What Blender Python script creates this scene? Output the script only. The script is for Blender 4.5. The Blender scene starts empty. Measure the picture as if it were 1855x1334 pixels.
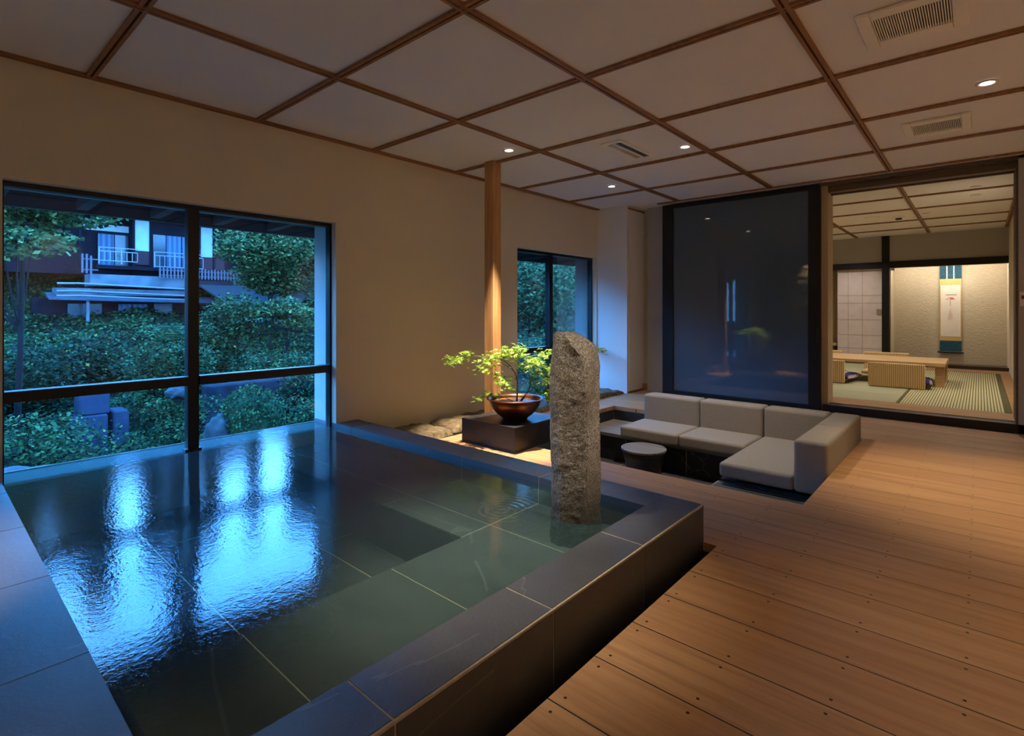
import bpy, bmesh, math, random
import numpy as np
from mathutils import Vector, Matrix, noise as mnoise

random.seed(7); RNG = np.random.default_rng(11)
SC = bpy.context.scene
COL = SC.collection
PI = math.pi

# ------------------------------------------------------------------ materials
def srgb(r, g, b):
    f = lambda c: (c/255/12.92) if c <= 10 else (((c/255)+.055)/1.055)**2.4
    return (f(r), f(g), f(b), 1)

class NT:
    def __init__(s, name):
        s.m = bpy.data.materials.new(name); s.m.use_nodes = True
        s.t = s.m.node_tree; s.t.nodes.clear()
        s.out = s.n('ShaderNodeOutputMaterial')
    def n(s, typ, **kw):
        nd = s.t.nodes.new(typ)
        for k, v in kw.items():
            if k in nd.inputs: nd.inputs[k].default_value = v
            else: setattr(nd, k, v)
        return nd
    def l(s, a, b): s.t.links.new(a, b)
    def coord(s, which='Object'):
        return s.n('ShaderNodeTexCoord').outputs[which]
    def mapping(s, vec, scale=(1,1,1), rot=(0,0,0), loc=(0,0,0)):
        m = s.n('ShaderNodeMapping'); s.l(vec, m.inputs['Vector'])
        m.inputs['Scale'].default_value = scale; m.inputs['Rotation'].default_value = rot; m.inputs['Location'].default_value = loc
        return m.outputs[0]
    def noise(s, vec, scale, detail=3, rough=.5):
        n = s.n('ShaderNodeTexNoise'); s.l(vec, n.inputs['Vector'])
        n.inputs['Scale'].default_value = scale; n.inputs['Detail'].default_value = detail; n.inputs['Roughness'].default_value = rough
        return n.outputs['Fac']
    def ramp(s, fac, stops, interp='LINEAR'):
        r = s.n('ShaderNodeValToRGB'); s.l(fac, r.inputs[0]); cr = r.color_ramp; cr.interpolation = interp
        while len(cr.elements) < len(stops): cr.elements.new(.5)
        for e, (p, c) in zip(cr.elements, stops):
            e.position = p; e.color = c if len(c) == 4 else (*c, 1)
        return r.outputs[0]
    def math(s, op, a, b=None):
        m = s.n('ShaderNodeMath', operation=op)
        for i, v in enumerate((a, b)):
            if v is None: continue
            if isinstance(v, (int, float)): m.inputs[i].default_value = v
            else: s.l(v, m.inputs[i])
        return m.outputs[0]
    def mix(s, fac, a, b):
        m = s.n('ShaderNodeMix', data_type='RGBA')
        for sock, v in ((m.inputs[0], fac), (m.inputs[6], a), (m.inputs[7], b)):
            if isinstance(v, (int, float)): sock.default_value = v
            elif isinstance(v, (tuple, list)): sock.default_value = v if len(v) == 4 else (*v, 1)
            else: s.l(v, sock)
        return m.outputs[2]
    def bump(s, h, strength=.3, dist=.01):
        b = s.n('ShaderNodeBump'); b.inputs['Strength'].default_value = strength; b.inputs['Distance'].default_value = dist
        s.l(h, b.inputs['Height']); return b.outputs[0]
    def bsdf(s, color, rough=.5, normal=None, spec=.5, metal=0, coat=0):
        b = s.n('ShaderNodeBsdfPrincipled')
        for nm, v in (('Base Color', color), ('Roughness', rough), ('Specular IOR Level', spec), ('Metallic', metal), ('Coat Weight', coat)):
            if isinstance(v, (int, float)): b.inputs[nm].default_value = v
            elif isinstance(v, (tuple, list)): b.inputs[nm].default_value = v if len(v) == 4 else (*v, 1)
            else: s.l(v, b.inputs[nm])
        if normal is not None: s.l(normal, b.inputs['Normal'])
        return b.outputs[0]
    def done(s, shader): s.l(shader, s.out.inputs[0]); return s.m

def mat_plain(name, col, rough=.5, spec=.4, metal=0, nscale=30, nstr=.12, var=.12):
    t = NT(name); c = t.coord(); n = t.noise(c, nscale, 4)
    d = tuple(x*(1-var) for x in col[:3]); u = tuple(min(1, x*(1+var)) for x in col[:3])
    return t.done(t.bsdf(t.ramp(n, [(.3, d), (.7, u)]), rough, t.bump(n, nstr, .004), spec, metal))

def mat_plaster(name, col):
    t = NT(name); c = t.coord(); n = t.noise(c, 160, 5, .7); n2 = t.noise(c, 3, 2)
    base = t.mix(n2, tuple(x*.96 for x in col[:3]), tuple(min(1, x*1.03) for x in col[:3]))
    return t.done(t.bsdf(base, .85, t.bump(n, .35, .003), .15))

def mat_stuccoweave(name, col):
    t = NT(name); c = t.coord(); n = t.noise(t.mapping(c, (1, 1, 2.2)), 28, 5, .65)
    base = t.ramp(n, [(.25, tuple(x*.86 for x in col[:3])), (.75, tuple(min(1, x*1.05) for x in col[:3]))])
    return t.done(t.bsdf(base, .85, t.bump(n, .8, .012), .12))

def mat_slate(name, col, rough=.42, spec=.5):
    t = NT(name); c = t.coord()
    n1 = t.noise(t.mapping(c, (1, 1.6, 1)), 4, 6, .65); n2 = t.noise(t.mapping(c, (2.2, 1, 1.5), (0, 0, .5)), 60, 5, .75)
    vor = t.n('ShaderNodeTexVoronoi', feature='DISTANCE_TO_EDGE'); t.l(t.mapping(t.mix(.12, c, t.n('ShaderNodeTexNoise', Scale=3.0).outputs['Color']), (1, 1, 1)), vor.inputs['Vector']); vor.inputs['Scale'].default_value = 1.35
    vein = t.math('MULTIPLY', t.math('LESS_THAN', vor.outputs['Distance'], .004), t.math('GREATER_THAN', t.noise(c, 1.7, 2), .52))
    base = t.ramp(n1, [(.3, tuple(x*.75 for x in col[:3])), (.7, tuple(x*1.35 for x in col[:3]))])
    base = t.mix(t.math('MULTIPLY', n2, .45), base, tuple(x*2.0 for x in col[:3]))
    base = t.mix(t.math('MULTIPLY', vein, .35), base, (.16, .17, .18, 1))
    h = t.math('ADD', n1, t.math('MULTIPLY', n2, .5))
    rr = t.math('ADD', rough-.08, t.math('MULTIPLY', n2, .2))
    return t.done(t.bsdf(base, rr, t.bump(h, .45, .006), spec))

def mat_wood(name, light, dark, axis='X', scale=1.0, rough=.45, spec=.35, contrast=1.0):
    t = NT(name); c = t.coord()
    sc = {'X': (.9, 14, 14), 'Y': (14, .9, 14), 'Z': (14, 14, .9)}[axis]
    v = t.mapping(c, tuple(x*scale for x in sc))
    n = t.noise(v, 2.2, 5, .6); n2 = t.noise(t.mapping(c, tuple(x*scale*4 for x in sc)), 4, 3)
    f = t.math('ADD', t.math('MULTIPLY', n, .75), t.math('MULTIPLY', n2, .16))
    base = t.ramp(f, [(.5-.22*contrast, dark), (.5+.18*contrast, light)])
    return t.done(t.bsdf(base, rough, t.bump(f, .15, .003), spec))

# deck: boards along X, joints every 0.2315 m in Y, paired dark nail heads
def mat_deck():
    t = NT('cedar_deck'); c = t.coord(); P = .2315; Y0 = 1.126
    sx = t.n('ShaderNodeSeparateXYZ'); t.l(c, sx.inputs[0]); X, Y = sx.outputs[0], sx.outputs[1]
    fy = t.math('DIVIDE', t.math('SUBTRACT', Y, Y0), P)
    idx = t.math('FLOOR', fy); fr = t.math('FRACT', fy)
    cmb = t.n('ShaderNodeCombineXYZ'); t.l(t.math('ADD', t.math('MULTIPLY', X, .55), t.math('MULTIPLY', idx, 13.7)), cmb.inputs[0]); t.l(t.math('MULTIPLY', Y, 11), cmb.inputs[1]); t.l(t.math('MULTIPLY', idx, 3.1), cmb.inputs[2])
    n = t.noise(cmb.outputs[0], 2.6, 5, .6)
    cm2 = t.n('ShaderNodeCombineXYZ'); t.l(t.math('MULTIPLY', X, 2.5), cm2.inputs[0]); t.l(t.math('MULTIPLY', Y, 90), cm2.inputs[1]); t.l(idx, cm2.inputs[2])
    n2 = t.noise(cm2.outputs[0], 3, 3, .6)
    wn = t.n('ShaderNodeTexWhiteNoise', noise_dimensions='1D'); t.l(idx, wn.inputs['W'])
    f = t.math('ADD', t.math('MULTIPLY', n, .7), t.math('MULTIPLY', n2, .3))
    base = t.ramp(f, [(.3, srgb(148, 106, 70)), (.52, srgb(178, 136, 96)), (.75, srgb(194, 154, 112))])
    base = t.mix(t.math('MULTIPLY', wn.outputs['Value'], .35), base, srgb(150, 104, 70))
    d = t.math('MULTIPLY', t.math('MINIMUM', fr, t.math('SUBTRACT', 1, fr)), P)      # metres from nearest joint
    joint = t.math('LESS_THAN', d, .0022)
    # nails
    NX = .2675
    fx = t.math('FRACT', t.math('ADD', t.math('DIVIDE', t.math('ADD', X, .03), NX), .5))
    dx = t.math('MULTIPLY', t.math('SUBTRACT', fx, .5), NX)
    dy = t.math('SUBTRACT', d, .033)
    r2 = t.math('ADD', t.math('MULTIPLY', dx, dx), t.math('MULTIPLY', dy, dy))
    nail = t.math('LESS_THAN', r2, .0046**2)
    base = t.mix(nail, base, srgb(46, 30, 22))
    base = t.mix(joint, base, srgb(20, 13, 9))
    h = t.math('SUBTRACT', t.math('MULTIPLY', f, .25), t.math('ADD', t.math('MULTIPLY', joint, 1.0), t.math('MULTIPLY', nail, .5)))
    return t.done(t.bsdf(base, t.math('ADD', .36, t.math('MULTIPLY', n2, .18)), t.bump(h, .4, .004), .4))

def mat_granite():
    t = NT('rough_granite'); c = t.coord()
    n1 = t.noise(c, 150, 3, .8); n2 = t.noise(c, 9, 5, .65); n3 = t.noise(c, 320, 2, .7)
    base = t.ramp(n1, [(.34, srgb(58, 53, 47)), (.5, srgb(122, 114, 102)), (.68, srgb(188, 180, 166))])
    base = t.mix(t.ramp(n2, [(.42, (0, 0, 0)), (.62, (.55, .55, .55))]), base, srgb(86, 72, 56))
    sx = t.n('ShaderNodeSeparateXYZ'); t.l(c, sx.inputs[0])
    # dark wet moss stain just above the waterline
    wet = t.ramp(t.math('ADD', sx.outputs[2], t.math('MULTIPLY', n2, .16)), [(.22, (1, 1, 1)), (.42, (0, 0, 0))])
    base = t.mix(t.math('MULTIPLY', wet, .8), base, srgb(34, 32, 20))
    h = t.math('ADD', t.math('ADD', n2, t.math('MULTIPLY', n1, .35)), t.math('MULTIPLY', n3, .15))
    return t.done(t.bsdf(base, .75, t.bump(h, .7, .010), .3))

def mat_fabric(name, col):
    t = NT(name); c = t.coord()
    w = t.noise(t.mapping(c, (520, 140, 140)), 1, 2); w2 = t.noise(t.mapping(c, (140, 140, 520)), 1, 2); w3 = t.noise(t.mapping(c, (140, 520, 140)), 1, 2)
    f = t.math('ADD', t.math('ADD', t.math('MULTIPLY', w, .34), t.math('MULTIPLY', w2, .33)), t.math('MULTIPLY', w3, .33))
    base = t.ramp(f, [(.3, tuple(x*.75 for x in col[:3])), (.7, tuple(min(1, x*1.2) for x in col[:3]))])
    return t.done(t.bsdf(base, .95, t.bump(f, .5, .003), .1))

def mat_water():
    t = NT('hot_spring_water'); c = t.coord()
    n = t.noise(t.mapping(c, (1, 1, 1)), 48, 3, .6); n2 = t.noise(c, 7, 2, .5)
    # ring ripples about the stone
    sx = t.n('ShaderNodeSeparateXYZ'); t.l(c, sx.inputs[0])
    dx = t.math('SUBTRACT', sx.outputs[0], -1.62); dy = t.math('SUBTRACT', sx.outputs[1], 1.76)
    r = t.math('SQRT', t.math('ADD', t.math('MULTIPLY', dx, dx), t.math('MULTIPLY', dy, dy)))
    ring = t.math('MULTIPLY', t.math('SINE', t.math('MULTIPLY', r, 190)), t.math('POWER', 2.718, t.math('MULTIPLY', r, -11)))
    h = t.math('ADD', t.math('ADD', t.math('MULTIPLY', n, .34), t.math('MULTIPLY', n2, .25)), t.math('MULTIPLY', ring, .55))
    nb = t.bump(h, .09, .02)
    fr = t.n('ShaderNodeFresnel', IOR=1.33); t.l(nb, fr.inputs['Normal'])
    gl = t.n('ShaderNodeBsdfGlossy', Roughness=.065); t.l(nb, gl.inputs['Normal'])
    tr = t.n('ShaderNodeBsdfTransparent'); tr.inputs[0].default_value = (.80, .93, .88, 1)
    df = t.n('ShaderNodeBsdfDiffuse'); df.inputs[0].default_value = (.18, .38, .42, 1)
    m1 = t.n('ShaderNodeMixShader'); m1.inputs[0].default_value = .055; t.l(tr.outputs[0], m1.inputs[1]); t.l(df.outputs[0], m1.inputs[2])
    m2 = t.n('ShaderNodeMixShader'); t.l(fr.outputs[0], m2.inputs[0]); t.l(m1.outputs[0], m2.inputs[1]); t.l(gl.outputs[0], m2.inputs[2])
    return t.done(m2.outputs[0])

def mat_pane():
    t = NT('window_pane')
    fr = t.n('ShaderNodeFresnel', IOR=1.4); gl = t.n('ShaderNodeBsdfGlossy', Roughness=.0); tr = t.n('ShaderNodeBsdfTransparent'); tr.inputs[0].default_value = (.84, .93, .97, 1)
    m = t.n('ShaderNodeMixShader'); t.l(t.math('MULTIPLY', fr.outputs[0], .8), m.inputs[0]); t.l(tr.outputs[0], m.inputs[1]); t.l(gl.outputs[0], m.inputs[2])
    return t.done(m.outputs[0])

def mat_smoked():
    t = NT('smoked_glass')
    b = t.bsdf((.075, .112, .150, 1), .03, None, .6)
    return t.done(b)

def mat_emit(name, col, s):
    t = NT(name); e = t.n('ShaderNodeEmission', Strength=s); e.inputs[0].default_value = (*col, 1)
    return t.done(e.outputs[0])

def mat_leaf(name, stops, trans=.3, nscale=1.2, fine=9, rough=.5, yellow=True):
    t = NT(name); c = t.coord()
    f = t.math('ADD', t.math('MULTIPLY', t.noise(c, nscale, 2), .5), t.math('MULTIPLY', t.noise(c, fine, 2), .5))
    isl = t.n('ShaderNodeNewGeometry').outputs['Random Per Island']
    f = t.math('ADD', t.math('MULTIPLY', f, .55), t.math('MULTIPLY', isl, .45))
    col = t.ramp(f, stops)
    if yellow: col = t.mix(t.math('GREATER_THAN', t.math('FRACT', t.math('MULTIPLY', isl, 37.0)), .988), col, (.16, .11, .02, 1))
    b = t.bsdf(col, .75, None, .06)
    tl = t.n('ShaderNodeBsdfTranslucent'); t.l(col, tl.inputs[0])
    m = t.n('ShaderNodeMixShader'); m.inputs[0].default_value = trans; t.l(b, m.inputs[1]); t.l(tl.outputs[0], m.inputs[2])
    return t.done(m.outputs[0])

def mat_stripes(name, a, b, period, axis, duty=.5, rough=.8, bstr=.4):
    t = NT(name); c = t.coord(); sx = t.n('ShaderNodeSeparateXYZ'); t.l(c, sx.inputs[0])
    v = t.math('FRACT', t.math('DIVIDE', sx.outputs['XYZ'.index(axis)], period))
    tri = t.math('ABSOLUTE', t.math('SUBTRACT', v, .5))
    n = t.noise(c, 40, 3)
    col = t.ramp(t.math('ADD', t.math('MULTIPLY', tri, 2), t.math('MULTIPLY', t.math('SUBTRACT', n, .5), .3)), [(duty-.18, a), (duty+.18, b)])
    return t.done(t.bsdf(col, rough, t.bump(tri, bstr, .006), .2))

def mat_rattan():
    t = NT('woven_rattan'); c = t.coord(); sx = t.n('ShaderNodeSeparateXYZ'); t.l(c, sx.inputs[0])
    v = t.math('ABSOLUTE', t.math('SINE', t.math('MULTIPLY', sx.outputs[0], PI/.021)))
    w = t.math('ABSOLUTE', t.math('SINE', t.math('MULTIPLY', sx.outputs[2], PI/.011)))
    h = t.math('ADD', t.math('MULTIPLY', v, .7), t.math('MULTIPLY', w, .3))
    col = t.ramp(h, [(.12, srgb(120, 84, 46)), (.5, srgb(206, 164, 106)), (.9, srgb(232, 200, 148))])
    return t.done(t.bsdf(col, .6, t.bump(h, .6, .006), .3))

def mat_stonewall():
    t = NT('stacked_stone'); c = t.coord()
    n = t.noise(c, 14, 5, .6)
    isl = t.n('ShaderNodeNewGeometry').outputs['Random Per Island']
    col = t.ramp(isl, [(0, srgb(92, 82, 68)), (.5, srgb(140, 126, 104)), (1, srgb(176, 160, 136))])
    col = t.mix(t.math('MULTIPLY', n, .4), col, srgb(70, 62, 52))
    return t.done(t.bsdf(col, .8, t.bump(n, .8, .02), .2))

M = {}
M['plaster'] = mat_plaster('cream_plaster', srgb(226, 214, 194))
M['plaster_white'] = mat_plaster('white_plaster', srgb(236, 233, 228))
M['ceil'] = mat_plaster('ceiling_board', srgb(236, 232, 228))
M['batten'] = mat_wood('cedar_batten', srgb(168, 122, 80), srgb(122, 82, 50), 'Y', 1.0, .5)
M['batten_groove'] = mat_plain('batten_groove_shadow_gap', srgb(70, 46, 28), .7)
M['slate'] = mat_slate('black_slate_tile', (.034, .035, .038), .47, 1.0)
M['slate_in'] = mat_slate('basin_slate_tile', (.050, .055, .056), .5, .3)
M['grout'] = mat_plain('pale_grout', srgb(176, 162, 140), .8, .2, 0, 80)
M['granite'] = mat_granite()
M['deck'] = mat_deck()
M['water'] = mat_water()
M['pane'] = mat_pane()
M['smoked'] = mat_smoked()
M['black'] = mat_plain('black_metal', (.006, .006, .007, 1), .38, .45, 0, 60, .03)
M['blackwood'] = mat_wood('black_stained_wood', (.010, .009, .009, 1), (.005, .0045, .0045, 1), 'X', 1, .5)
M['pillar'] = mat_wood('hinoki_pillar', srgb(204, 156, 104), srgb(168, 118, 72), 'Z', .8, .5, .3, .8)
M['jamb'] = mat_plaster('beige_textured_plaster', srgb(192, 172, 140))
M['fabric'] = mat_fabric('taupe_woven_fabric', srgb(150, 140, 127))
M['pitstone'] = mat_slate('pit_slate_tile', (.016, .016, .017), .5, .3)
M['pitfloor'] = mat_slate('pit_floor_slate', (.055, .058, .06), .4, .5)
M['charboard'] = mat_stripes('charred_ridged_board', (.008, .008, .008, 1), (.15, .15, .14, 1), .045, 'Y', .5, .5)
M['tabletop'] = mat_wood('grey_weathered_wood', srgb(150, 142, 130), srgb(92, 86, 78), 'X', 1.2, .55)
M['ped'] = mat_plain('black_stone_slab', (.012, .0115, .014, 1), .4, .5, 0, 50, .05)
M['copper'] = mat_plain('patinated_copper', srgb(104, 62, 36), .32, .5, .75, 14, .1, .35)
M['soil'] = mat_plain('wet_soil', srgb(120, 78, 44), .35, .5, 0, 60, .6, .4)
M['bark'] = mat_plain('green_maple_bark', srgb(110, 106, 64), .7, .3, 0, 90, .3)
M['maple'] = mat_leaf('maple_leaves', [(.3, srgb(96, 132, 40)), (.55, srgb(142, 178, 62)), (.75, srgb(204, 206, 128))], .42, 6, 25, .5, False)
M['fernleaf'] = mat_leaf('garden_leaves', [(.3, srgb(36, 74, 26)), (.7, srgb(96, 140, 52))], .3, 6, 30, .5, False)
M['slabstone'] = mat_plain('rough_garden_stone', srgb(104, 88, 66), .85, .2, 0, 22, 1.0, .5)
M['lintel'] = mat_wood('grey_brown_lintel', srgb(116, 96, 78), srgb(84, 68, 54), 'X', 1, .6)
M['white_plastic'] = mat_plain('white_plastic', srgb(236, 230, 216), .4, .4, 0, 20, .02, .03)
M['louvre_dark'] = mat_plain('dark_duct', srgb(58, 50, 42), .6)
M['lamp'] = mat_emit('lamp_disc', (1, .93, .82), 14)
M['ring'] = mat_plain('white_lamp_ring', srgb(226, 220, 208), .4)
M['reflector'] = mat_plain('bright_reflector', srgb(205, 195, 175), .25, .5, .6)
M['tatami'] = mat_stripes('tatami_rush', srgb(104, 98, 62), srgb(196, 188, 144), .0235, 'X', .36)
M['tatami_x'] = mat_stripes('tatami_rush_crosswise', srgb(150, 148, 116), srgb(172, 168, 134), .012, 'Y', .4, .8, .15)
M['heri'] = mat_plain('tatami_border_cloth', srgb(98, 92, 62), .85, .1, 0, 120)
M['oak'] = mat_wood('pale_oak', srgb(208, 172, 122), srgb(180, 140, 92), 'X', .8, .45, .35, .7)
M['floorwood'] = mat_wood('threshold_board', srgb(178, 136, 92), srgb(146, 104, 66), 'X', .7, .45, .35, .8)
M['rattan'] = mat_rattan()
M['toko'] = mat_stuccoweave('ochre_trowelled_plaster', srgb(208, 192, 164))
M['greyplaster'] = mat_plaster('grey_plaster', srgb(176, 172, 168))
M['tokowood'] = mat_wood('dark_tokonoma_board', srgb(66, 56, 48), srgb(40, 33, 28), 'X', 1, .3, .5)
M['fusuma'] = mat_plain('washi_paper_panel', srgb(222, 208, 204), .8, .15, 0, 8, .05, .05)
M['fusuma_line'] = mat_plain('washi_seam', srgb(180, 164, 152), .8, .15)
M['scroll_teal'] = mat_plain('teal_scroll_silk', srgb(46, 84, 102), .7, .2, 0, 40, .05, .3)
M['scroll_gold'] = mat_plain('gold_scroll_silk', srgb(216, 182, 116), .6, .3, 0, 90, .1, .2)
M['scroll_paper'] = mat_plain('cream_scroll_paper', srgb(236, 224, 208), .8, .1, 0, 20, .02, .03)
M['ink_pink'] = mat_plain('coral_paint', srgb(214, 120, 96), .8, .1)
M['ink_soft'] = mat_plain('faded_pink_paint', srgb(214, 176, 164), .8, .1)
M['ink_grey'] = mat_plain('grey_paint', srgb(150, 130, 122), .8, .1)
M['zabuton'] = mat_stripes('purple_striped_cloth', srgb(50, 42, 78), srgb(170, 150, 156), .085, 'X', .62, .85, .05)
M['eave'] = mat_wood('dark_eave_timber', (.022, .019, .019, 1), (.012, .010, .010, 1), 'X', 1, .6)
M['outwall'] = mat_plaster('outer_white_plaster', srgb(150, 150, 146))
M['panelwhite'] = mat_plain('white_house_plaster', srgb(120, 120, 116), .85, .2, 0, 3, .1, .08)
M['housewood'] = mat_plain('old_dark_timber', (.005, .004, .006, 1), .9, .03, 0, 2, .05, .3)
M['housered'] = mat_plain('maroon_skirting_board', (.030, .010, .012, 1), .8, .1)
M['houseglass'] = mat_plain('house_window_glass', (.02, .025, .03, 1), .15, .3, 0, 1.2, .02, .5)
M['curtain'] = mat_stripes('pale_blue_curtain', (.02, .035, .06, 1), (.05, .065, .09, 1), .28, 'Y')
M['rail'] = mat_plain('galvanised_rail', srgb(90, 82, 92), .5, .5, .3)
M['picket'] = mat_plain('weathered_picket', srgb(62, 50, 56), .8)
M['concrete'] = mat_plain('stained_concrete', srgb(70, 68, 72), .85, .2, 0, 1.1, .3, .4)
M['roof_tile'] = mat_plain('dark_roof_tile', (.012, .012, .014, 1), .85, .08)
M['darkwall'] = mat_plain('dark_stone_retaining_wall', (.010, .010, .014, 1), .9, .05, 0, 3, .5, .4)
M['pier'] = mat_plain('blue_grey_concrete', srgb(32, 33, 46), .85, .2, 0, 2.2, .3, .3)
M['tin'] = mat_plain('tin_roof', srgb(44, 44, 50), .8, .1, 0, 2, .2, .3)
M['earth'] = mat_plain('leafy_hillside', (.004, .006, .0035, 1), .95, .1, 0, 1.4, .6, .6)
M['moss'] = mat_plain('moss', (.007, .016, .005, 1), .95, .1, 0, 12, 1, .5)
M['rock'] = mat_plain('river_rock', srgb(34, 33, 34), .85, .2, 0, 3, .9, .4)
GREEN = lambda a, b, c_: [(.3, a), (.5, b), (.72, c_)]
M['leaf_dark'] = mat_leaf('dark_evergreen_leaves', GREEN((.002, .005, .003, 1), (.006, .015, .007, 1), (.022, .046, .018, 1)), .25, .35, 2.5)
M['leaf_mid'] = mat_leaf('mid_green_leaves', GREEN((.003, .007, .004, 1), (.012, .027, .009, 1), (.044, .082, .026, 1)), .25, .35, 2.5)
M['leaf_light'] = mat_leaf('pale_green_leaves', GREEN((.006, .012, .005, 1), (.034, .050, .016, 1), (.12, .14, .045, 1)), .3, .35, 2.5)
M['leaf_bright'] = mat_leaf('lightened_garden_leaves', GREEN((.02, .035, .02, 1), (.09, .14, .06, 1), (.28, .34, .16, 1)), .35, .35, 2.5)  # leaf colour lightened to stand in for light on the far-window trees
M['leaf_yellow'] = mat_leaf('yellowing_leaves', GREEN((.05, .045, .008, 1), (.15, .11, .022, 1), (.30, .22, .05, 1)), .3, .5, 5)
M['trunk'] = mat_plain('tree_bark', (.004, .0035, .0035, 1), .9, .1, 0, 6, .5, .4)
M['twig'] = mat_plain('grey_twig', (.11, .10, .11, 1), .9, .1, 0, 6, .3, .3)
M['screen_red'] = mat_plain('switch_button', srgb(120, 50, 40), .4)

# ------------------------------------------------------------------ mesh builder
class MB:
    def __init__(s): s.v = []; s.f = []; s.mi = []; s.mats = []
    def _m(s, m):
        if m not in s.mats: s.mats.append(m)
        return s.mats.index(m)
    def add(s, vs, fs, m=None):
        o = len(s.v); s.v += [tuple(v) for v in vs]
        k = s._m(m) if m else 0
        for f in fs: s.f.append(tuple(i+o for i in f)); s.mi.append(k)
        return s
    def box(s, x0, x1, y0, y1, z0, z1, m=None):
        vs = [(x, y, z) for z in (z0, z1) for y in (y0, y1) for x in (x0, x1)]
        return s.add(vs, [(0, 2, 3, 1), (4, 5, 7, 6), (0, 1, 5, 4), (2, 6, 7, 3), (0, 4, 6, 2), (1, 3, 7, 5)], m)
    def bar(s, a, b, w, h=None, m=None, up=(0, 0, 1)):
        a = Vector(a); b = Vector(b); d = (b-a).normalized(); u = Vector(up)
        if abs(d.dot(u)) > .98: u = Vector((1, 0, 0))
        r = d.cross(u).normalized(); u = r.cross(d); h = h or w
        vs = [p + r*sx*w/2 + u*sy*h/2 for p in (a, b) for sx, sy in ((-1, -1), (1, -1), (1, 1), (-1, 1))]
        return s.add(vs, [(0, 1, 2, 3), (7, 6, 5, 4), (0, 4, 5, 1), (1, 5, 6, 2), (2, 6, 7, 3), (3, 7, 4, 0)], m)
    def tube(s, pts, rad, n=8, m=None):
        pts = [Vector(p) for p in pts]
        if not hasattr(rad, '__len__'): rad = [rad]*len(pts)
        rings = []
        for i, p in enumerate(pts):
            d = (pts[min(i+1, len(pts)-1)]-pts[max(i-1, 0)]).normalized()
            u = Vector((0, 0, 1)) if abs(d.z) < .9 else Vector((1, 0, 0))
            r = d.cross(u).normalized(); u = r.cross(d)
            rings.append([p + (r*math.cos(2*PI*k/n)+u*math.sin(2*PI*k/n))*rad[i] for k in range(n)])
        vs = [v for r in rings for v in r]; fs = []
        for i in range(len(pts)-1):
            for k in range(n): fs.append((i*n+k, i*n+(k+1) % n, (i+1)*n+(k+1) % n, (i+1)*n+k))
        fs.append(tuple(range(n-1, -1, -1))); fs.append(tuple((len(pts)-1)*n+k for k in range(n)))
        return s.add(vs, fs, m)
    def lathe(s, prof, cx=0, cy=0, n=48, m=None, cap0=False, cap1=False):
        vs = []; fs = []
        for r, z in prof:
            for k in range(n): vs.append((cx+r*math.cos(2*PI*k/n), cy+r*math.sin(2*PI*k/n), z))
        for i in range(len(prof)-1):
            for k in range(n): fs.append((i*n+k, i*n+(k+1) % n, (i+1)*n+(k+1) % n, (i+1)*n+k))
        if cap0: fs.append(tuple(range(n-1, -1, -1)))
        if cap1: fs.append(tuple((len(prof)-1)*n+k for k in range(n)))
        return s.add(vs, fs, m)
    def build(s, name, mat=None, parent=None, smooth=False, bevel=0, seg=2, loc=None):
        me = bpy.data.meshes.new(name); me.from_pydata(s.v, [], s.f)
        for m in (s.mats or [None]): me.materials.append(m or mat)
        if len(s.mats) > 1: me.polygons.foreach_set('material_index', s.mi)
        me.update()
        if smooth: me.polygons.foreach_set('use_smooth', [True]*len(me.polygons))
        o = bpy.data.objects.new(name, me); COL.objects.link(o)
        if parent: o.parent = parent
        if loc: o.location = loc
        if bevel:
            b = o.modifiers.new('bevel', 'BEVEL'); b.width = bevel; b.segments = seg; b.limit_method = 'ANGLE'; b.angle_limit = .6
            if seg > 1:
                me.polygons.foreach_set('use_smooth', [True]*len(me.polygons)); o.modifiers.new('wn', 'WEIGHTED_NORMAL')
        return o

def tag(o, label=None, cat=None, group=None, kind=None):
    if label: o['label'] = label
    if cat: o['category'] = cat
    if group: o['group'] = group
    if kind: o['kind'] = kind
    return o
def struct(o): o['kind'] = 'structure'; return o
def empty(name, loc, label, cat, group=None, rz=0):
    o = bpy.data.objects.new(name, None); COL.objects.link(o); o.location = loc; o.rotation_euler = (0, 0, rz); o.empty_display_size = .05
    return tag(o, label, cat, group)
def dup(root, loc, rz=None, label=None):
    r = root.copy(); COL.objects.link(r); r.location = loc
    if rz is not None: r.rotation_euler = (0, 0, rz)
    if label: r['label'] = label
    for ch in list(root.children):
        c = ch.copy(); COL.objects.link(c); c.parent = r
        for g in list(ch.children):
            d = g.copy(); COL.objects.link(d); d.parent = c
    return r

def rbox(x0, x1, y0, y1, z0, z1, r, mat, name, parent, seg=5, puff=0):
    """upholstered block: bevelled box with slightly swollen faces"""
    bm = bmesh.new(); bmesh.ops.create_cube(bm, size=1)
    for v in bm.verts: v.co = Vector(((x0+x1)/2+v.co.x*(x1-x0), (y0+y1)/2+v.co.y*(y1-y0), (z0+z1)/2+v.co.z*(z1-z0)))
    bmesh.ops.bevel(bm, geom=bm.edges[:], offset=r, segments=seg, profile=.5, affect='EDGES')
    me = bpy.data.meshes.new(name); bm.to_mesh(me); bm.free(); me.materials.append(mat)
    me.polygons.foreach_set('use_smooth', [True]*len(me.polygons))
    o = bpy.data.objects.new(name, me); COL.objects.link(o)
    if parent: o.parent = parent
    o.modifiers.new('wn', 'WEIGHTED_NORMAL')
    return o

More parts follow.
